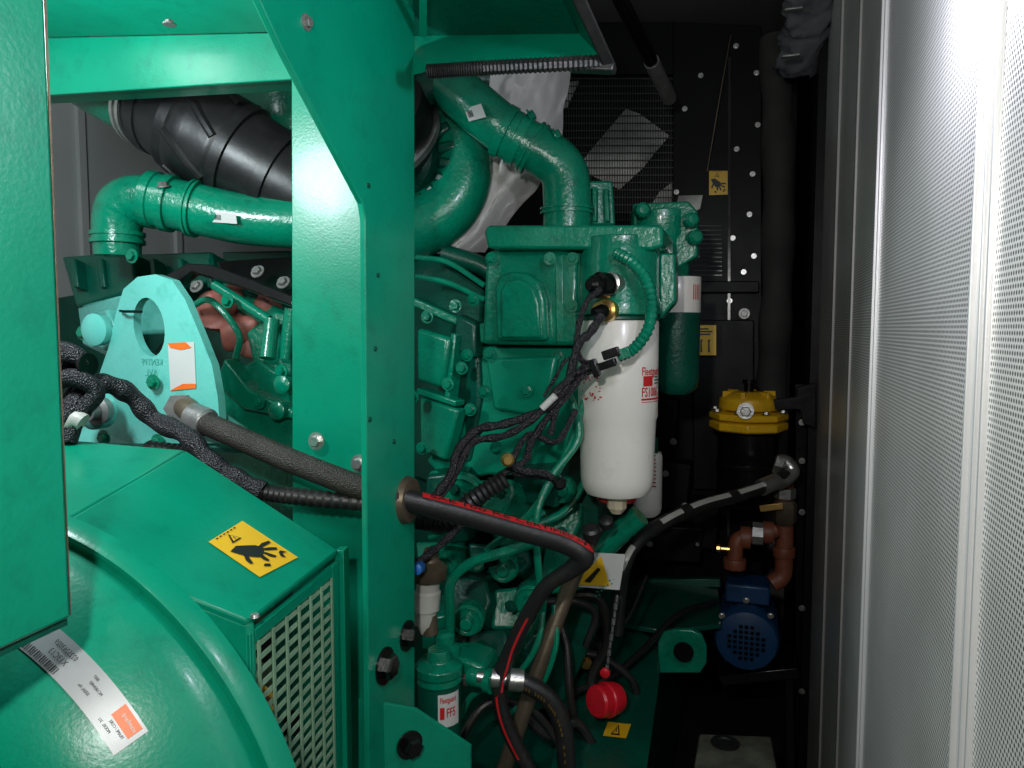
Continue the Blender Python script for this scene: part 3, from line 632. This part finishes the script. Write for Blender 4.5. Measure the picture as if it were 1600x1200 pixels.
def hosemap(x0,s,off,c):
    def f(x,y):
        tt=x0+x*s/.0045; i=max(1,min(len(sp)-3,int(tt))); fr_=tt-i; p=sp[i].lerp(sp[i+1],fr_)
        tg=(sp[i+1]-sp[i]).normalized(); up=(U-tg*U.dot(tg)).normalized(); f2=tg.cross(up).normalized()
        if f2.y>0: f2=-f2
        an=c-y*s/HR; return p+(up*math.cos(an)+f2*math.sin(an))*(HR+off)
    return f
textmesh('SAE 100 R6 CERTIFIED 3/4',hosemap(35,.0105,.0012,.42),ink,strp,bold=.01)
part('red_stripe',ribbon(sp,HR*.76,88,118,.28,.0005,1.9),redink,t)
part('steel_ferrule',MB().lathe([(.017,-.012),(.021,-.01),(.021,.02),(.018,.024)],P(308,654,1.1),(P(355,676,1.07)-P(300,652,1.1)),20),dsteel,t)
part('elbow_fitting',MB().tube([P(282,636,1.15),P(292,638,1.12),P(306,653,1.1)],.017,16,5),pipegrey,t)
part('hex_nut',MB().lathe([(.022,0),(.022,.014)],P(284,637,1.13),(-D+E*.4),6),dsteel,t)
t=thing('wire_conduit','black corrugated conduit running under the thick hose to the post','conduit',P(450,780,1.05),'corrugated black conduits')
part('conduit_body',MB().corr([P(230,700,1.1),P(300,712,1.08),P(340,735,1.06),P(400,765,1.04),P(470,776,1.02),P(575,786,1.0)],.0115,12,16,.2),rubber,t)
solo('wire_conduit',MB().corr([P(650,812,1.2),P(700,815,1.15),P(740,780,1.13),P(790,748,1.13)],.014,12,14,.22),rubber,'short fat corrugated black conduit right of the post, above the striped hose','conduit',group='corrugated black conduits')
t=thing('wiring_harness','black braided wiring harness draped over the lifting plate foot, at left','wiring',P(150,650,1.05),'black wiring harnesses')
part('braided_loom',MB().tube([P(60,620,1.0),P(95,640,1.0),P(125,610,1.02),P(165,600,1.03),(P(205,618,1.05)),P(240,655,1.06),P(290,680,1.04),P(325,718,1.03),P(365,745,1.03),P(410,768,1.03)],.014,14,8,rf=lambda u,i:.0135+.0015*math.sin(i*.9)),braid,t)
part('braided_loom',MB().tube([P(60,560,1.0),P(100,552,1.0),P(128,565,1.0),P(130,600,1.01),P(110,640,.99),P(85,668,.98)],.012,12,8,rf=lambda u,i:.012+.004*math.sin(u*9)),braid,t)
part('braided_loom',MB().tube([P(80,600,1.0),P(115,590,.99),P(150,612,1.0),P(120,650,.99),P(105,690,.98)],.012,12,8),braid,t)
part('heat_shrink',MB().tube([P(100,668,.985),P(118,655,.985),P(130,660,.985)],.012,12,4),clear,t)
for a,b in ((108,578),(135,570),(126,640)): part('cable_tie',MB().lathe([(.016,0),(.016,.004)],P(a,b,1.0),E,12),gloss,t)
t=thing('wiring_harness','black taped sensor harness looping down from the white filter to the post','wiring',P(800,700,1.15),'black wiring harnesses')
def hz(pts,r=6,mt=braid,res=8): part('taped_cable',MB().tube([P(*p) for p in pts],r*1.15/F,10,res,rf=lambda u,i:r*1.15/F*(1+.12*math.sin(i*1.3))),mt,t)
hz([(938,452,1.18),(918,470,1.17),(905,505,1.17),(902,550,1.17),(915,575,1.16),(900,600,1.16),(870,640,1.16),(860,680,1.16)],5)
hz([(940,492,1.18),(922,520,1.17),(903,540,1.16),(885,600,1.15),(850,640,1.15),(790,662,1.15),(745,672,1.14),(715,705,1.13),(705,740,1.12),(680,775,1.1),(655,800,1.1)],7)
hz([(930,570,1.15),(905,580,1.15),(868,612,1.14),(838,650,1.14),(790,680,1.14),(740,690,1.14),(720,722,1.13),(700,760,1.12),(670,790,1.1)],6)
hz([(930,575,1.16),(905,592,1.16),(865,640,1.16),(830,690,1.16),(820,720,1.16),(780,745,1.15),(740,800,1.14),(690,850,1.12),(650,880,1.1)],6)
hz([(900,640,1.18),(870,690,1.17),(825,680,1.17),(800,735,1.16),(850,745,1.16),(868,750,1.16)],5)
hz([(790,720,1.14),(815,735,1.14),(850,740,1.14),(870,752,1.14)],6)
hz([(940,572,1.15),(890,560,1.16),(868,590,1.16),(850,620,1.16)],3)
hz([(650,875,1.1),(600,890,1.1),(560,870,1.12)],6)
for a,b,r_ in ((792,716,.010),(872,752,.010)): part('cable_plug',MB().lathe([(r_*.8,0),(r_,.004),(r_,.018),(r_*.6,.022)],P(a,b,1.12),(-D+E*.4),14),brass if a<800 else gloss,t)
axc=((E+U*.35).normalized(),D,(U-E*.35).normalized())
part('black_connector',MB().box(P(948,570,1.15),.030,.016,.012,axc),gloss,t,.0015)
part('black_connector',MB().box(P(955,552,1.15),.026,.016,.014,axc),gloss,t,.0015)
part('black_connector',MB().box(P(930,575,1.15),.010,.02,.028,axc),gloss,t,.0015)
part('green_connector',MB().box(P(975,552,1.155),.02,.014,.016,axc),cast,t,.001)
part('white_tag',MB().tube([P(847,638,1.135),P(868,618,1.13)],.0055,10,2),label,t)
for a,b in ((905,583),(838,652),(752,672),(715,712),(860,630)): part('cable_tie',MB().lathe([(.0105,-.0015),(.0105,.0015)],P(a,b,1.145),(E*.8-U*.5),12),gloss,t)
t=thing('hydraulic_hose','black hose with white printed stripe and bright steel elbow, at right','hose',P(1000,900,1.5))
HE=[(1228,742,1.78),(1200,758,1.74),(1150,775,1.68),(1090,792,1.6),(1035,818,1.52),(995,848,1.47),(975,885,1.45),(968,930,1.45),(962,990,1.45)]
m=MB().tube([P(*p) for p in HE],.0145,16,8); sq=m.sp; part('hose_body',m,rubber,t)
for i0,i1 in ((10,17),(18,27),(28,34),(42,50)): part('white_stripe',ribbon(sq,.0145,i0,i1,.8,.0005,.7),clear,t)
for i,j in ((17,18),(27,28),(34,35)): part('black_band',MB().tube([sq[i],sq[j]],.0158,14,2),rubber,t)
part('steel_elbow',MB().tube([sq[6],P(1222,752,1.77),P(1238,738,1.79),P(1228,722,1.8),P(1215,722,1.8)],.017,16,6),steel,t)
part('ferrule',MB().tube([sq[5],sq[10]],.0195,16,2),steel,t)
part('hex_nut',MB().lathe([(.024,0),(.024,.018)],P(1222,728,1.8),(-E+U*.3),6),steel,t)
t=thing('lower_hose','black rubber hose with steel end fitting curving down at bottom centre','hose',P(860,1150,1.15))
m=MB().tube([P(790,1060,1.1),P(825,1070,1.1),P(860,1095,1.1),(P(880,1140,1.1)),P(888,1230,1.1)],.0145,14,8); s9=m.sp; part('hose_body',m,rubber,t)
m=MB()
for k in range(4,30):
    if k%5: m.box(s9[k]-D*.0152+E*.002,.0025,.0006,.005)
part('hose_print',m,brass,t)
part('steel_fitting',MB().lathe([(.008,0),(.008,.02),(.014,.022),(.014,.034),(.011,.036),(.011,.045),(.0165,.05),(.0165,.07)],P(745,1057,1.1),(P(800,1062,1.1)-P(745,1057,1.1)),18),steel,t)
solo('drain_pipe',MB().tube([P(918,850,1.25),P(890,915,1.25),P(840,1050,1.22),P(785,1210,1.2)],.0135,14,5),pipegrey,'straight tarnished brown metal pipe slanting down behind the striped hose','pipe')
solo('cooling_pipe',MB().tube([P(905,905,1.4),P(950,850,1.38),P(1000,805,1.36)],.021,16,5),cast,'thick short green pipe slanting up below the large white filter','pipe')
t=thing('drain_cock','black drain sensor plug under the white filter, on a thin stem','valve',P(930,850,1.28))
part('stem',MB().tube([P(952,812,1.28),P(935,830,1.27),P(925,850,1.27),P(900,900,1.27)],.008,12,5),rubber,t)
part('plug',MB().lathe([(.012,0),(.015,.004),(.015,.02),(.01,.024)],P(925,840,1.26),(-D*.6+U),14),rubber,t)
part('knob',MB().lathe([(.009,0),(.012,.003),(.012,.014),(.006,.018)],P(948,822,1.26),(-D*.6+U),14),rubber,t)
CP=[([(1118,940,1.9),(1060,960,1.75),(1000,1020,1.6),(950,1060,1.5),(900,1080,1.45)],6),([(870,960,1.4),(885,1010,1.38),(890,1080,1.36),(900,1150,1.36),(905,1220,1.36)],7),([(960,990,1.45),(985,960,1.5),(1010,900,1.6)],3),
([(850,940,1.35),(900,940,1.36),(930,960,1.38),(915,1010,1.38)],6),([(640,1200,1.2),(700,1180,1.2),(760,1100,1.22),(830,1110,1.25),(880,1170,1.25)],6),
([(880,930,1.45),(935,935,1.45),(950,1000,1.47),(925,1060,1.47),(930,1130,1.45),(900,1180,1.45)],9),([(820,1120,1.3),(860,1150,1.3),(900,1130,1.32),(930,1170,1.32)],8),([(870,1040,1.5),(920,1020,1.5),(985,1060,1.5),(1000,1120,1.5)],7)]
LB=['thin black cable running from the blue motor into the engine bay','black hose hanging straight down beside the drain pipe','thin black cord behind the yellow triangle card','short black cable loop below the engine pump castings','black cable crossing low behind the lettered filter',
'thick black cable looping down behind the red dust cap chain','black cable end lying at the bottom beside the lower hose','black cable arching over the skid left of the green eye']
for (pts,r_),lb_ in zip(CP,LB):
    solo('black_cable',MB().tube([P(*p) for p in pts],r_*1.4/F,10,8),rubber,lb_,'cable',group='loose black cables')
t=thing('starter_motor','black cylindrical starter motor low in the engine bay behind the cables','motor',P(900,1100,1.6))
part('body',MB().lathe([(.03,-.02),(.055,-.01),(.055,.14),(.04,.15),(.04,.2)],P(925,1010,1.62),(-D*.4-E+U*.1),28),black,t,.001)
part('solenoid',MB().lathe([(.02,0),(.028,.004),(.028,.09),(.02,.1)],P(930,950,1.6),(-D*.4-E+U*.1),20),gloss,t,.001)
part('mount',MB().slab([(860,960),(900,940),(950,1000),(950,1120),(880,1160),(850,1080)],1.66,.04),black,t,.004)
for a,b in ((905,955),(915,1035),(890,1090)): part('terminal_nut',MB().bolt(P(a,b,1.52),-D,.009),brass,t)
t=thing('dust_cap','round red dust cap on a thin chain, low beside the engine','cap',P(942,1125,1.35))
axr=(-D-E*.75+U*.15)
part('cap',MB().lathe([(.0,-.034),(.026,-.034),(.029,-.026),(.029,.016),(.026,.020),(0,.022)],P(943,1094,1.35),axr,28),red,t)
part('cap_ring',MB().lathe([(.0300,-.012),(.0318,-.010),(.0318,-.004),(.0300,-.002)],P(943,1094,1.35),axr,28),red,t)
for k in range(10):
    a=P(948+k*1.7,1048-k*12,1.36); part('chain_link',MB().tube([a,a+U*.012+E*.001],.0024 if k%2 else .0036,6,2),steel,t)
part('cap_clip',MB().lathe([(.009,0),(.009,.006),(.005,.008)],P(946,1050,1.34),-D,14),red,t)
t=thing('warning_card','white card with yellow warning triangle hanging below the white filter','sign',P(940,920,1.36))
fq=face([(893,916),(968,922),(977,866),(905,862)],1.34,D+E*.1); part('card',sheet(quadmap(*fq,0)),label,t)
part('yellow_triangle',polys2(quadmap(*fq,.0015),[[(.02,.05),(.8,.1),(.5,.92)]]),yellow,t)
part('pictogram',polys2(quadmap(*fq,.003),[[(.25,.18),(.38,.15),(.55,.55),(.48,.6)]]),ink,t)
m=MB()
for k in range(14):
    a=P(972-k*3.2,893+((k%3)-1)*4+k*3,1.33); m.lathe([(0,-.002),(.002,0),(0,.002)],a,U,8)
part('bead_chain',m,cast,t)
# ---------------------------------------------------------------- radiator
t=thing('radiator','tall black radiator panel with wire guard, bolts and yellow stickers at the far end','radiator',P(1040,900,2.45)); RD=t
KR=D.dot(P(1040,500,2.35))
def PR(a,b,o=0): return PLN(a,b,D*(KR-o),D)
m=MB(); m.prism([PR(*p) for p in ((600,30),(870,34),(870,1010),(600,1010))],D*.06); m.prism([PR(*p) for p in ((870,34),(1052,34),(1052,116),(870,116))],D*.06); m.prism([PR(*p) for p in ((1052,34),(1190,40),(1190,1010),(1052,1010))],D*.06)
m.prism([PR(*p) for p in ((870,420),(1052,420),(1052,1010),(870,1010))],D*.06); part('shroud',m,black,t,.002)
m=MB(); m.prism([PR(1138,90,.004),PR(1142,90,.004),PR(1140,1010,.004),PR(1136,1010,.004)],-D*.003); part('seam_strip',m,gloss,t)
part('cross_bracket',MB().prism([PR(1060,440,.01),PR(1186,440,.01),PR(1186,458,.01),PR(1060,458,.01)],-D*.03),black,t,.003)
part('lower_box',MB().prism([PR(1085,500,.01),PR(1178,500,.01),PR(1178,760,.01),PR(1085,760,.01)],-D*.05),black,t,.003)
part('core_back',MB().prism([PR(860,100,-.068),PR(1060,100,-.068),PR(1060,430,-.068),PR(860,430,-.068)],D*.01),black,t)
m=MB()
for k in range(46):
    x=872+k*4; m.prism([PR(x,116,-.02),PR(x+.9,116,-.02),PR(x+.9,421,-.02),PR(x,421,-.02)],D*.002)
for k in range(26): y=122+k*11.6; m.prism([PR(870,y,-.016),PR(1052,y,-.016),PR(1052,y+1.6,-.016),PR(870,y+1.6,-.016)],D*.002)
part('guard_wire',m,wire,t)
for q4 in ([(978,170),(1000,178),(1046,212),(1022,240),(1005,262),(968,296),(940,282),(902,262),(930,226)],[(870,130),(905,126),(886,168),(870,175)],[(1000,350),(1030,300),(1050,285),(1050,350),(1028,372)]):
    part('painted_reflection',MB().prism([PR(a,b,-.035) for a,b in q4],D*.003),refl,t)  # patches of reflected light, built as pale plates behind the guard
part('painted_reflection',MB().prism([PR(a,b,.002) for a,b in [(1060,306),(1098,305),(1094,326),(1080,334),(1056,328)]],-D*.002),refl,t)
m=MB()
for k in range(12): y=352+k*7; m.prism([PR(1082,y,.004),PR(1128,y,.004),PR(1128,y+2,.004),PR(1082,y+2,.004)],-D*.002)
part('louvre',m,gloss,t)
BL=[(1095,118),(1182,114),(1070,170),(1151,233),(1176,272),(1171,335),(1145,372),(1150,72),(1184,195),(1162,425),(1178,400),(1140,470),(1057,300),(1070,580),(1055,760)]
for a,b in BL: part('bolt',MB().bolt(PR(a,b,.0005),-D,.0050),steel,t)
sticker(t,[(1108,305),(1137,304),(1137,267),(1108,267)],2.30)
sticker(t,[(1087,555),(1119,555),(1119,508),(1088,508)],2.22,'lines')
part('filler_neck',MB().bolt(P(1163,490,2.2),-D,.010),dsteel,t)
for k,(a,b,c_,d_) in enumerate(((1000,620,1060,700),(1030,720,1080,800),(1000,820,1100,880),(1080,780,1125,860))): part('mounting_block',MB().slab([(a,b),(c_,b+6),(c_-6,d_),(a+4,d_-5)],2.15,.08),black,t,.004)
for a,b in ((1010,640),(1052,690),(1040,740),(1070,790),(1015,850),(1090,850)): part('bolt',MB().bolt(P(a,b,2.13),-D,.006),dsteel,t)
t=thing('overhead_rod','glossy black rod slanting down from the ceiling','rod',P(1045,152,2.0))
part('rod',MB().tube([P(955,-30,1.55),P(1000,60,1.75),P(1045,152,2.0)],.016,16,6),gloss,t)
part('rod_tip_glint',MB().tube([P(1018,96,1.84),P(1046,154,2.0)],.0185,16,3),dsteel,t)  # highlight at the rod tip, put in as a paler steel end
solo('hanging_wire',MB().tube([P(1142,55,2.2),P(1125,150,2.2),P(1105,268,2.25)],.0014,6,5),pipegrey,'very thin wire hanging down in front of the radiator','wire')
m=MB().tube([P(1212,60,2.25),P(1216,250,2.22),P(1214,450,2.25),P(1204,620,2.25)],.05,18,8,rf=lambda u,i:.045+.004*math.sin(i*1.1)); solo('lagging_sleeve',m,foam,'dark padded vertical sleeve between radiator and right wall','sleeve')
t=thing('ceiling_lamp','unlit strip lamp under crumpled clear film at the top right','lamp',P(1255,60,1.9))
m=MB().tube([P(1268,-60,1.75),P(1262,20,1.85),P(1245,105,2.0)],.055,28,24,flat=.8)
for v in m.bm.verts: v.co+=Vector((1,-.6,.8))*(.016*noise.noise(v.co*38)+.010*abs(noise.noise(v.co*80)))
part('film_cover',m,glassy,t,ang=80)
part('base_rail',MB().tube([P(1290,-60,1.75),P(1290,20,1.85),P(1272,95,2.0)],.02,4,4),black,t)
for a,b in ((1240,15),(1236,88)): part('clip',MB().box(P(a,b,1.79),.04,.02,.006),dsteel,t,.002)
# ---------------------------------------------------------------- separator
t=thing('water_separator','yellow and black fuel water separator bracketed to the right wall','filter',P(1168,800,1.95))
c=P(1168,700,1.95)
def zy(py): return P(1168,py,1.9).z
rs=46*1.95/F
part('bowl',MB().lathe([(0,0),(rs*.6,0),(rs*.9,.012),(rs,.03),(rs,zy(680)-zy(800))],Vector((c.x,c.y,zy(800))),U,32),gloss,t,ang=40)
part('clamp_ring',MB().lathe([(rs*1.18,0),(rs*1.3,.005),(rs*1.3,.022),(rs*1.18,.026)],Vector((c.x,c.y,zy(676))),U,8),yellowp,t,.003)
part('clamp_ring',MB().lathe([(rs*1.15,.028),(rs*1.3,.03),(rs*1.3,.045),(rs*1.1,.05)],Vector((c.x,c.y,zy(676))),U,8),yellowp,t,.003)
part('lid',MB().lathe([(rs*.95,0),(rs,.008),(rs*.95,.03),(rs*.6,.046),(0,.046)],Vector((c.x,c.y,zy(643))),U,32),yellowp,t,.003)
for k in range(6):
    an=k*math.pi/3; part('lid_rib',MB().box(Vector((c.x+.7*rs*math.cos(an),c.y+.7*rs*math.sin(an),zy(643)+.022)),.03,.012,.052,(Vector((math.cos(an),math.sin(an),0)),Vector((-math.sin(an),math.cos(an),0)),U)),yellowp,t,.002)
for k in range(8):
    an=k*math.pi/4+.2; part('bolt',MB().bolt(Vector((c.x+rs*1.15*math.cos(an),c.y+rs*1.15*math.sin(an),zy(676)+.05)),U,.007),steel,t)
part('centre_screw',MB().lathe([(.012,0),(.012,.02),(.016,.022),(.016,.032)],Vector((c.x,c.y,zy(615))),U,16),gloss,t)
part('inlet_nut',MB().bolt(P(1165,642,1.85),-D,.013),steel,t)
part('ring_lower',MB().lathe([(rs*1.02,0),(rs*1.05,.003),(rs*1.05,.01),(rs*1.02,.013)],Vector((c.x,c.y,zy(735))),U,32),gloss,t)
t=thing('wall_bracket','black steel bracket arms holding the yellow separator to the wall','bracket',P(1255,650,1.9))
part('arm',MB().slab([(1175,628),(1245,620),(1245,605),(1275,598),(1275,670),(1255,662),(1250,640),(1175,640)],1.88,.02),gloss,t,.002)
part('upright',MB().slab([(1243,600),(1262,600),(1262,1180),(1243,1180)],1.98,.03),gloss,t,.002)
for b in (618,660,720,800,950,1080): part('bolt',MB().bolt(P(1253,b,1.9),-D,.005),dsteel,t)
t=thing('brown_pipework','brown painted pipe elbows with brass valve, above the blue motor','pipe',P(1200,910,1.85))
part('vertical_pipe',MB().tube([P(1226,742,1.84),P(1226,800,1.84),P(1225,870,1.84),P(1222,900,1.84),P(1205,912,1.84)],.0215,16,6),rust,t)
part('elbow_pipe',MB().tube([P(1212,828,1.8),P(1190,836,1.8),P(1160,840,1.8),P(1150,852,1.8),P(1148,885,1.8)],.019,16,6),rust,t)
for p_,ax_ in ((P(1200,832,1.8),E),(P(1148,880,1.8),U),(P(1225,862,1.84),U),(P(1165,840,1.8),E)): part('pipe_socket',MB().lathe([(.026,-.012),(.027,-.008),(.027,.008),(.026,.012)],p_,ax_,18),rust,t)
part('union_nut',MB().lathe([(.028,-.012),(.028,.012)],P(1184,834,1.79),E,8),dsteel,t)
part('valve_body',MB().lathe([(.022,-.03),(.028,-.02),(.028,.02),(.022,.03)],P(1226,800,1.83),U,8),pipegrey,t)
part('valve_lever',MB().slab([(1186,790),(1224,786),(1224,796),(1188,800)],1.79,.006),brass,t,.001)
part('drain_tap',MB().lathe([(.006,0),(.006,.02),(.01,.022),(.01,.03)],P(1140,858,1.79),-E,10),brass,t)
part('top_union',MB().lathe([(.026,-.012),(.026,.012)],P(1226,770,1.83),U,6),dsteel,t)
t=thing('electric_motor','small blue electric pump motor with fan guard, low by the right wall','motor',P(1165,1050,1.9))
mc=P(1166,1002,1.86); Rm=51*1.86/F
part('fan_cowl',MB().lathe([(0,-.01),(Rm*.5,-.008),(Rm*.92,0.0),(Rm,.012),(Rm,.05),(Rm*.97,.052)],mc,D,40),blue,t,.001)
part('motor_body',MB().lathe([(Rm*.85,.053),(Rm*.85,.22)],mc,D,32),blue,t)
for k in range(24):
    an=2*math.pi*k/24; dv=E*math.cos(an)+U*math.sin(an); part('cooling_fin',MB().box(mc+D*.135+dv*Rm*.9,.0144,.15,.003,(dv,D,dv.cross(D))),blue,t)
m=MB()
for i in range(-3,4):
    for j in range(-3,4):
        if i*i+j*j<12: m.box(mc-D*.0105+E*i*.0135+U*j*.0135-D*.001,.009,.002,.008)
part('fan_slots',m,black,t)
part('terminal_cover',MB().box(mc+D*.10+U*(Rm+.022),.11,.1,.05),blue,t,.006)
part('mounting_foot',MB().box(mc+D*.13-U*(Rm+.006),.11,.12,.012),blue,t,.002)
part('pump_head',MB().lathe([(Rm*.8,.22),(Rm*.9,.23),(Rm*.9,.27),(Rm*.5,.29)],mc,D,24),blue,t)
bolts(t,[(1128,962),(1204,962),(1166,938)],1.84,.005)
t=thing('motor_bracket','black steel shelf with slots carrying the blue motor','bracket',P(1200,1100,1.9))
part('shelf',MB().slab([(1120,1056),(1245,1044),(1252,1060),(1130,1072)],1.9,.16),gloss,t,.002)
part('leg',MB().slab([(1226,1040),(1240,1040),(1242,1200),(1228,1200)],1.9,.02),gloss,t,.002)
# ---------------------------------------------------------------- skid base
t=thing('skid_base','green steel skid rail with lifting eye under the engine','base frame',P(1050,1150,1.8))
zs=P(1060,905,2.15).z
def SK(a,b,z): d=ray(a,b); return CAM+d*((z-CZ)/d.z)
part('top_plate',MB().prism([SK(1000,905,zs),SK(1122,908,zs),SK(1127,975,zs),SK(1040,985,zs),SK(975,975,zs)],-U*.012),castd,t,.002)
part('rail_top',MB().prism([SK(975,976,zs-.02),SK(1030,1000,zs-.02),SK(1030,1062,zs-.02),SK(1003,1250,zs-.02),SK(850,1250,zs-.02),SK(900,1010,zs-.02)],-U*.012),castd,t,.002)
part('cross_rail',MB().slab([(1010,905),(1125,905),(1127,918),(1010,918)],2.1,.02),castd,t,.002)
part('lifting_eye',MB().slab([(1028,1052),(1028,1004),(1036,988),(1055,984),(1080,984),(1096,992),(1104,1010),(1104,1036),(1094,1052)],1.66,.014),cast,t,.003)
part('eye_hole',MB().lathe([(.022,0),(.022,.0045)],P(1068,1018,1.642),-D,24),black,t)
sticker(t,None,kind='tri',pts=[SK(a,b,zs-.02) for a,b in ((942,1152),(978,1156),(986,1134),(950,1130))],off=.003)
part('rail_body',MB().box(E*(-.80)+D*1.9+U*.27,1.2,2.0,.42),castd,t,.003)
t=thing('concrete_pad','stained grey block with round hole at the bottom right','block',P(1150,1200,1.6))
zp=.42
part('pad',MB().prism([SK(1075,1262,zp),SK(1225,1262,zp),SK(1205,1150,zp),SK(1092,1146,zp)],-U*.06),stained,t,.004)
part('hole_rim',MB().lathe([(.03,0),(.03,.003),(.018,.004),(.016,.001),(0,.001)],SK(1133,1162,zp)+U*.0005,U,24),floorm,t)
# ---------------------------------------------------------------- light
w=bpy.data.worlds.new('World'); SC.world=w; w.use_nodes=True
w.node_tree.nodes['Background'].inputs[0].default_value=(.55,.62,.65,1); w.node_tree.nodes['Background'].inputs[1].default_value=.01
def pointl(n,loc,e,size,col=(1,1,1)):
    l=bpy.data.lights.new(n,'POINT'); l.energy=e; l.shadow_soft_size=size; l.color=col
    o=bpy.data.objects.new(n,l); C.objects.link(o); o.location=loc
    return o
pointl('torch_light',(-.10,-.02,1.46),20,.02,(1,.99,.95))
pointl('upper_left_light',(-.30,.35,1.78),1.0,.03,(.92,.97,1))  # weak cool point light, up left and ahead of the camera
pointl('added_side_light',(-.65,.755,1.60),17,.07,(.84,.96,1))  # unseen light added behind the box for highlights on post plate and lug
pointl('added_upper_side_light',(-.80,.93,1.82),2.5,.06,(.86,.96,1))  # small unseen light added for the glare on the top beam
pointl('added_wall_glare_light',(.262,.60,1.575),4.5,.025,(.84,.85,1))  # unseen light added close to the wall to make its bright glare
cd=bpy.data.cameras.new('camera'); co=bpy.data.objects.new('camera',cd); C.objects.link(co); SC.camera=co
co.location=CAM; co.rotation_euler=(math.radians(90)-TH,0,0); cd.sensor_width=36; cd.lens=F/1600*36; cd.clip_start=.02; cd.clip_end=60
SC.view_settings.view_transform='Standard'; SC.view_settings.look='None'; SC.view_settings.exposure=0
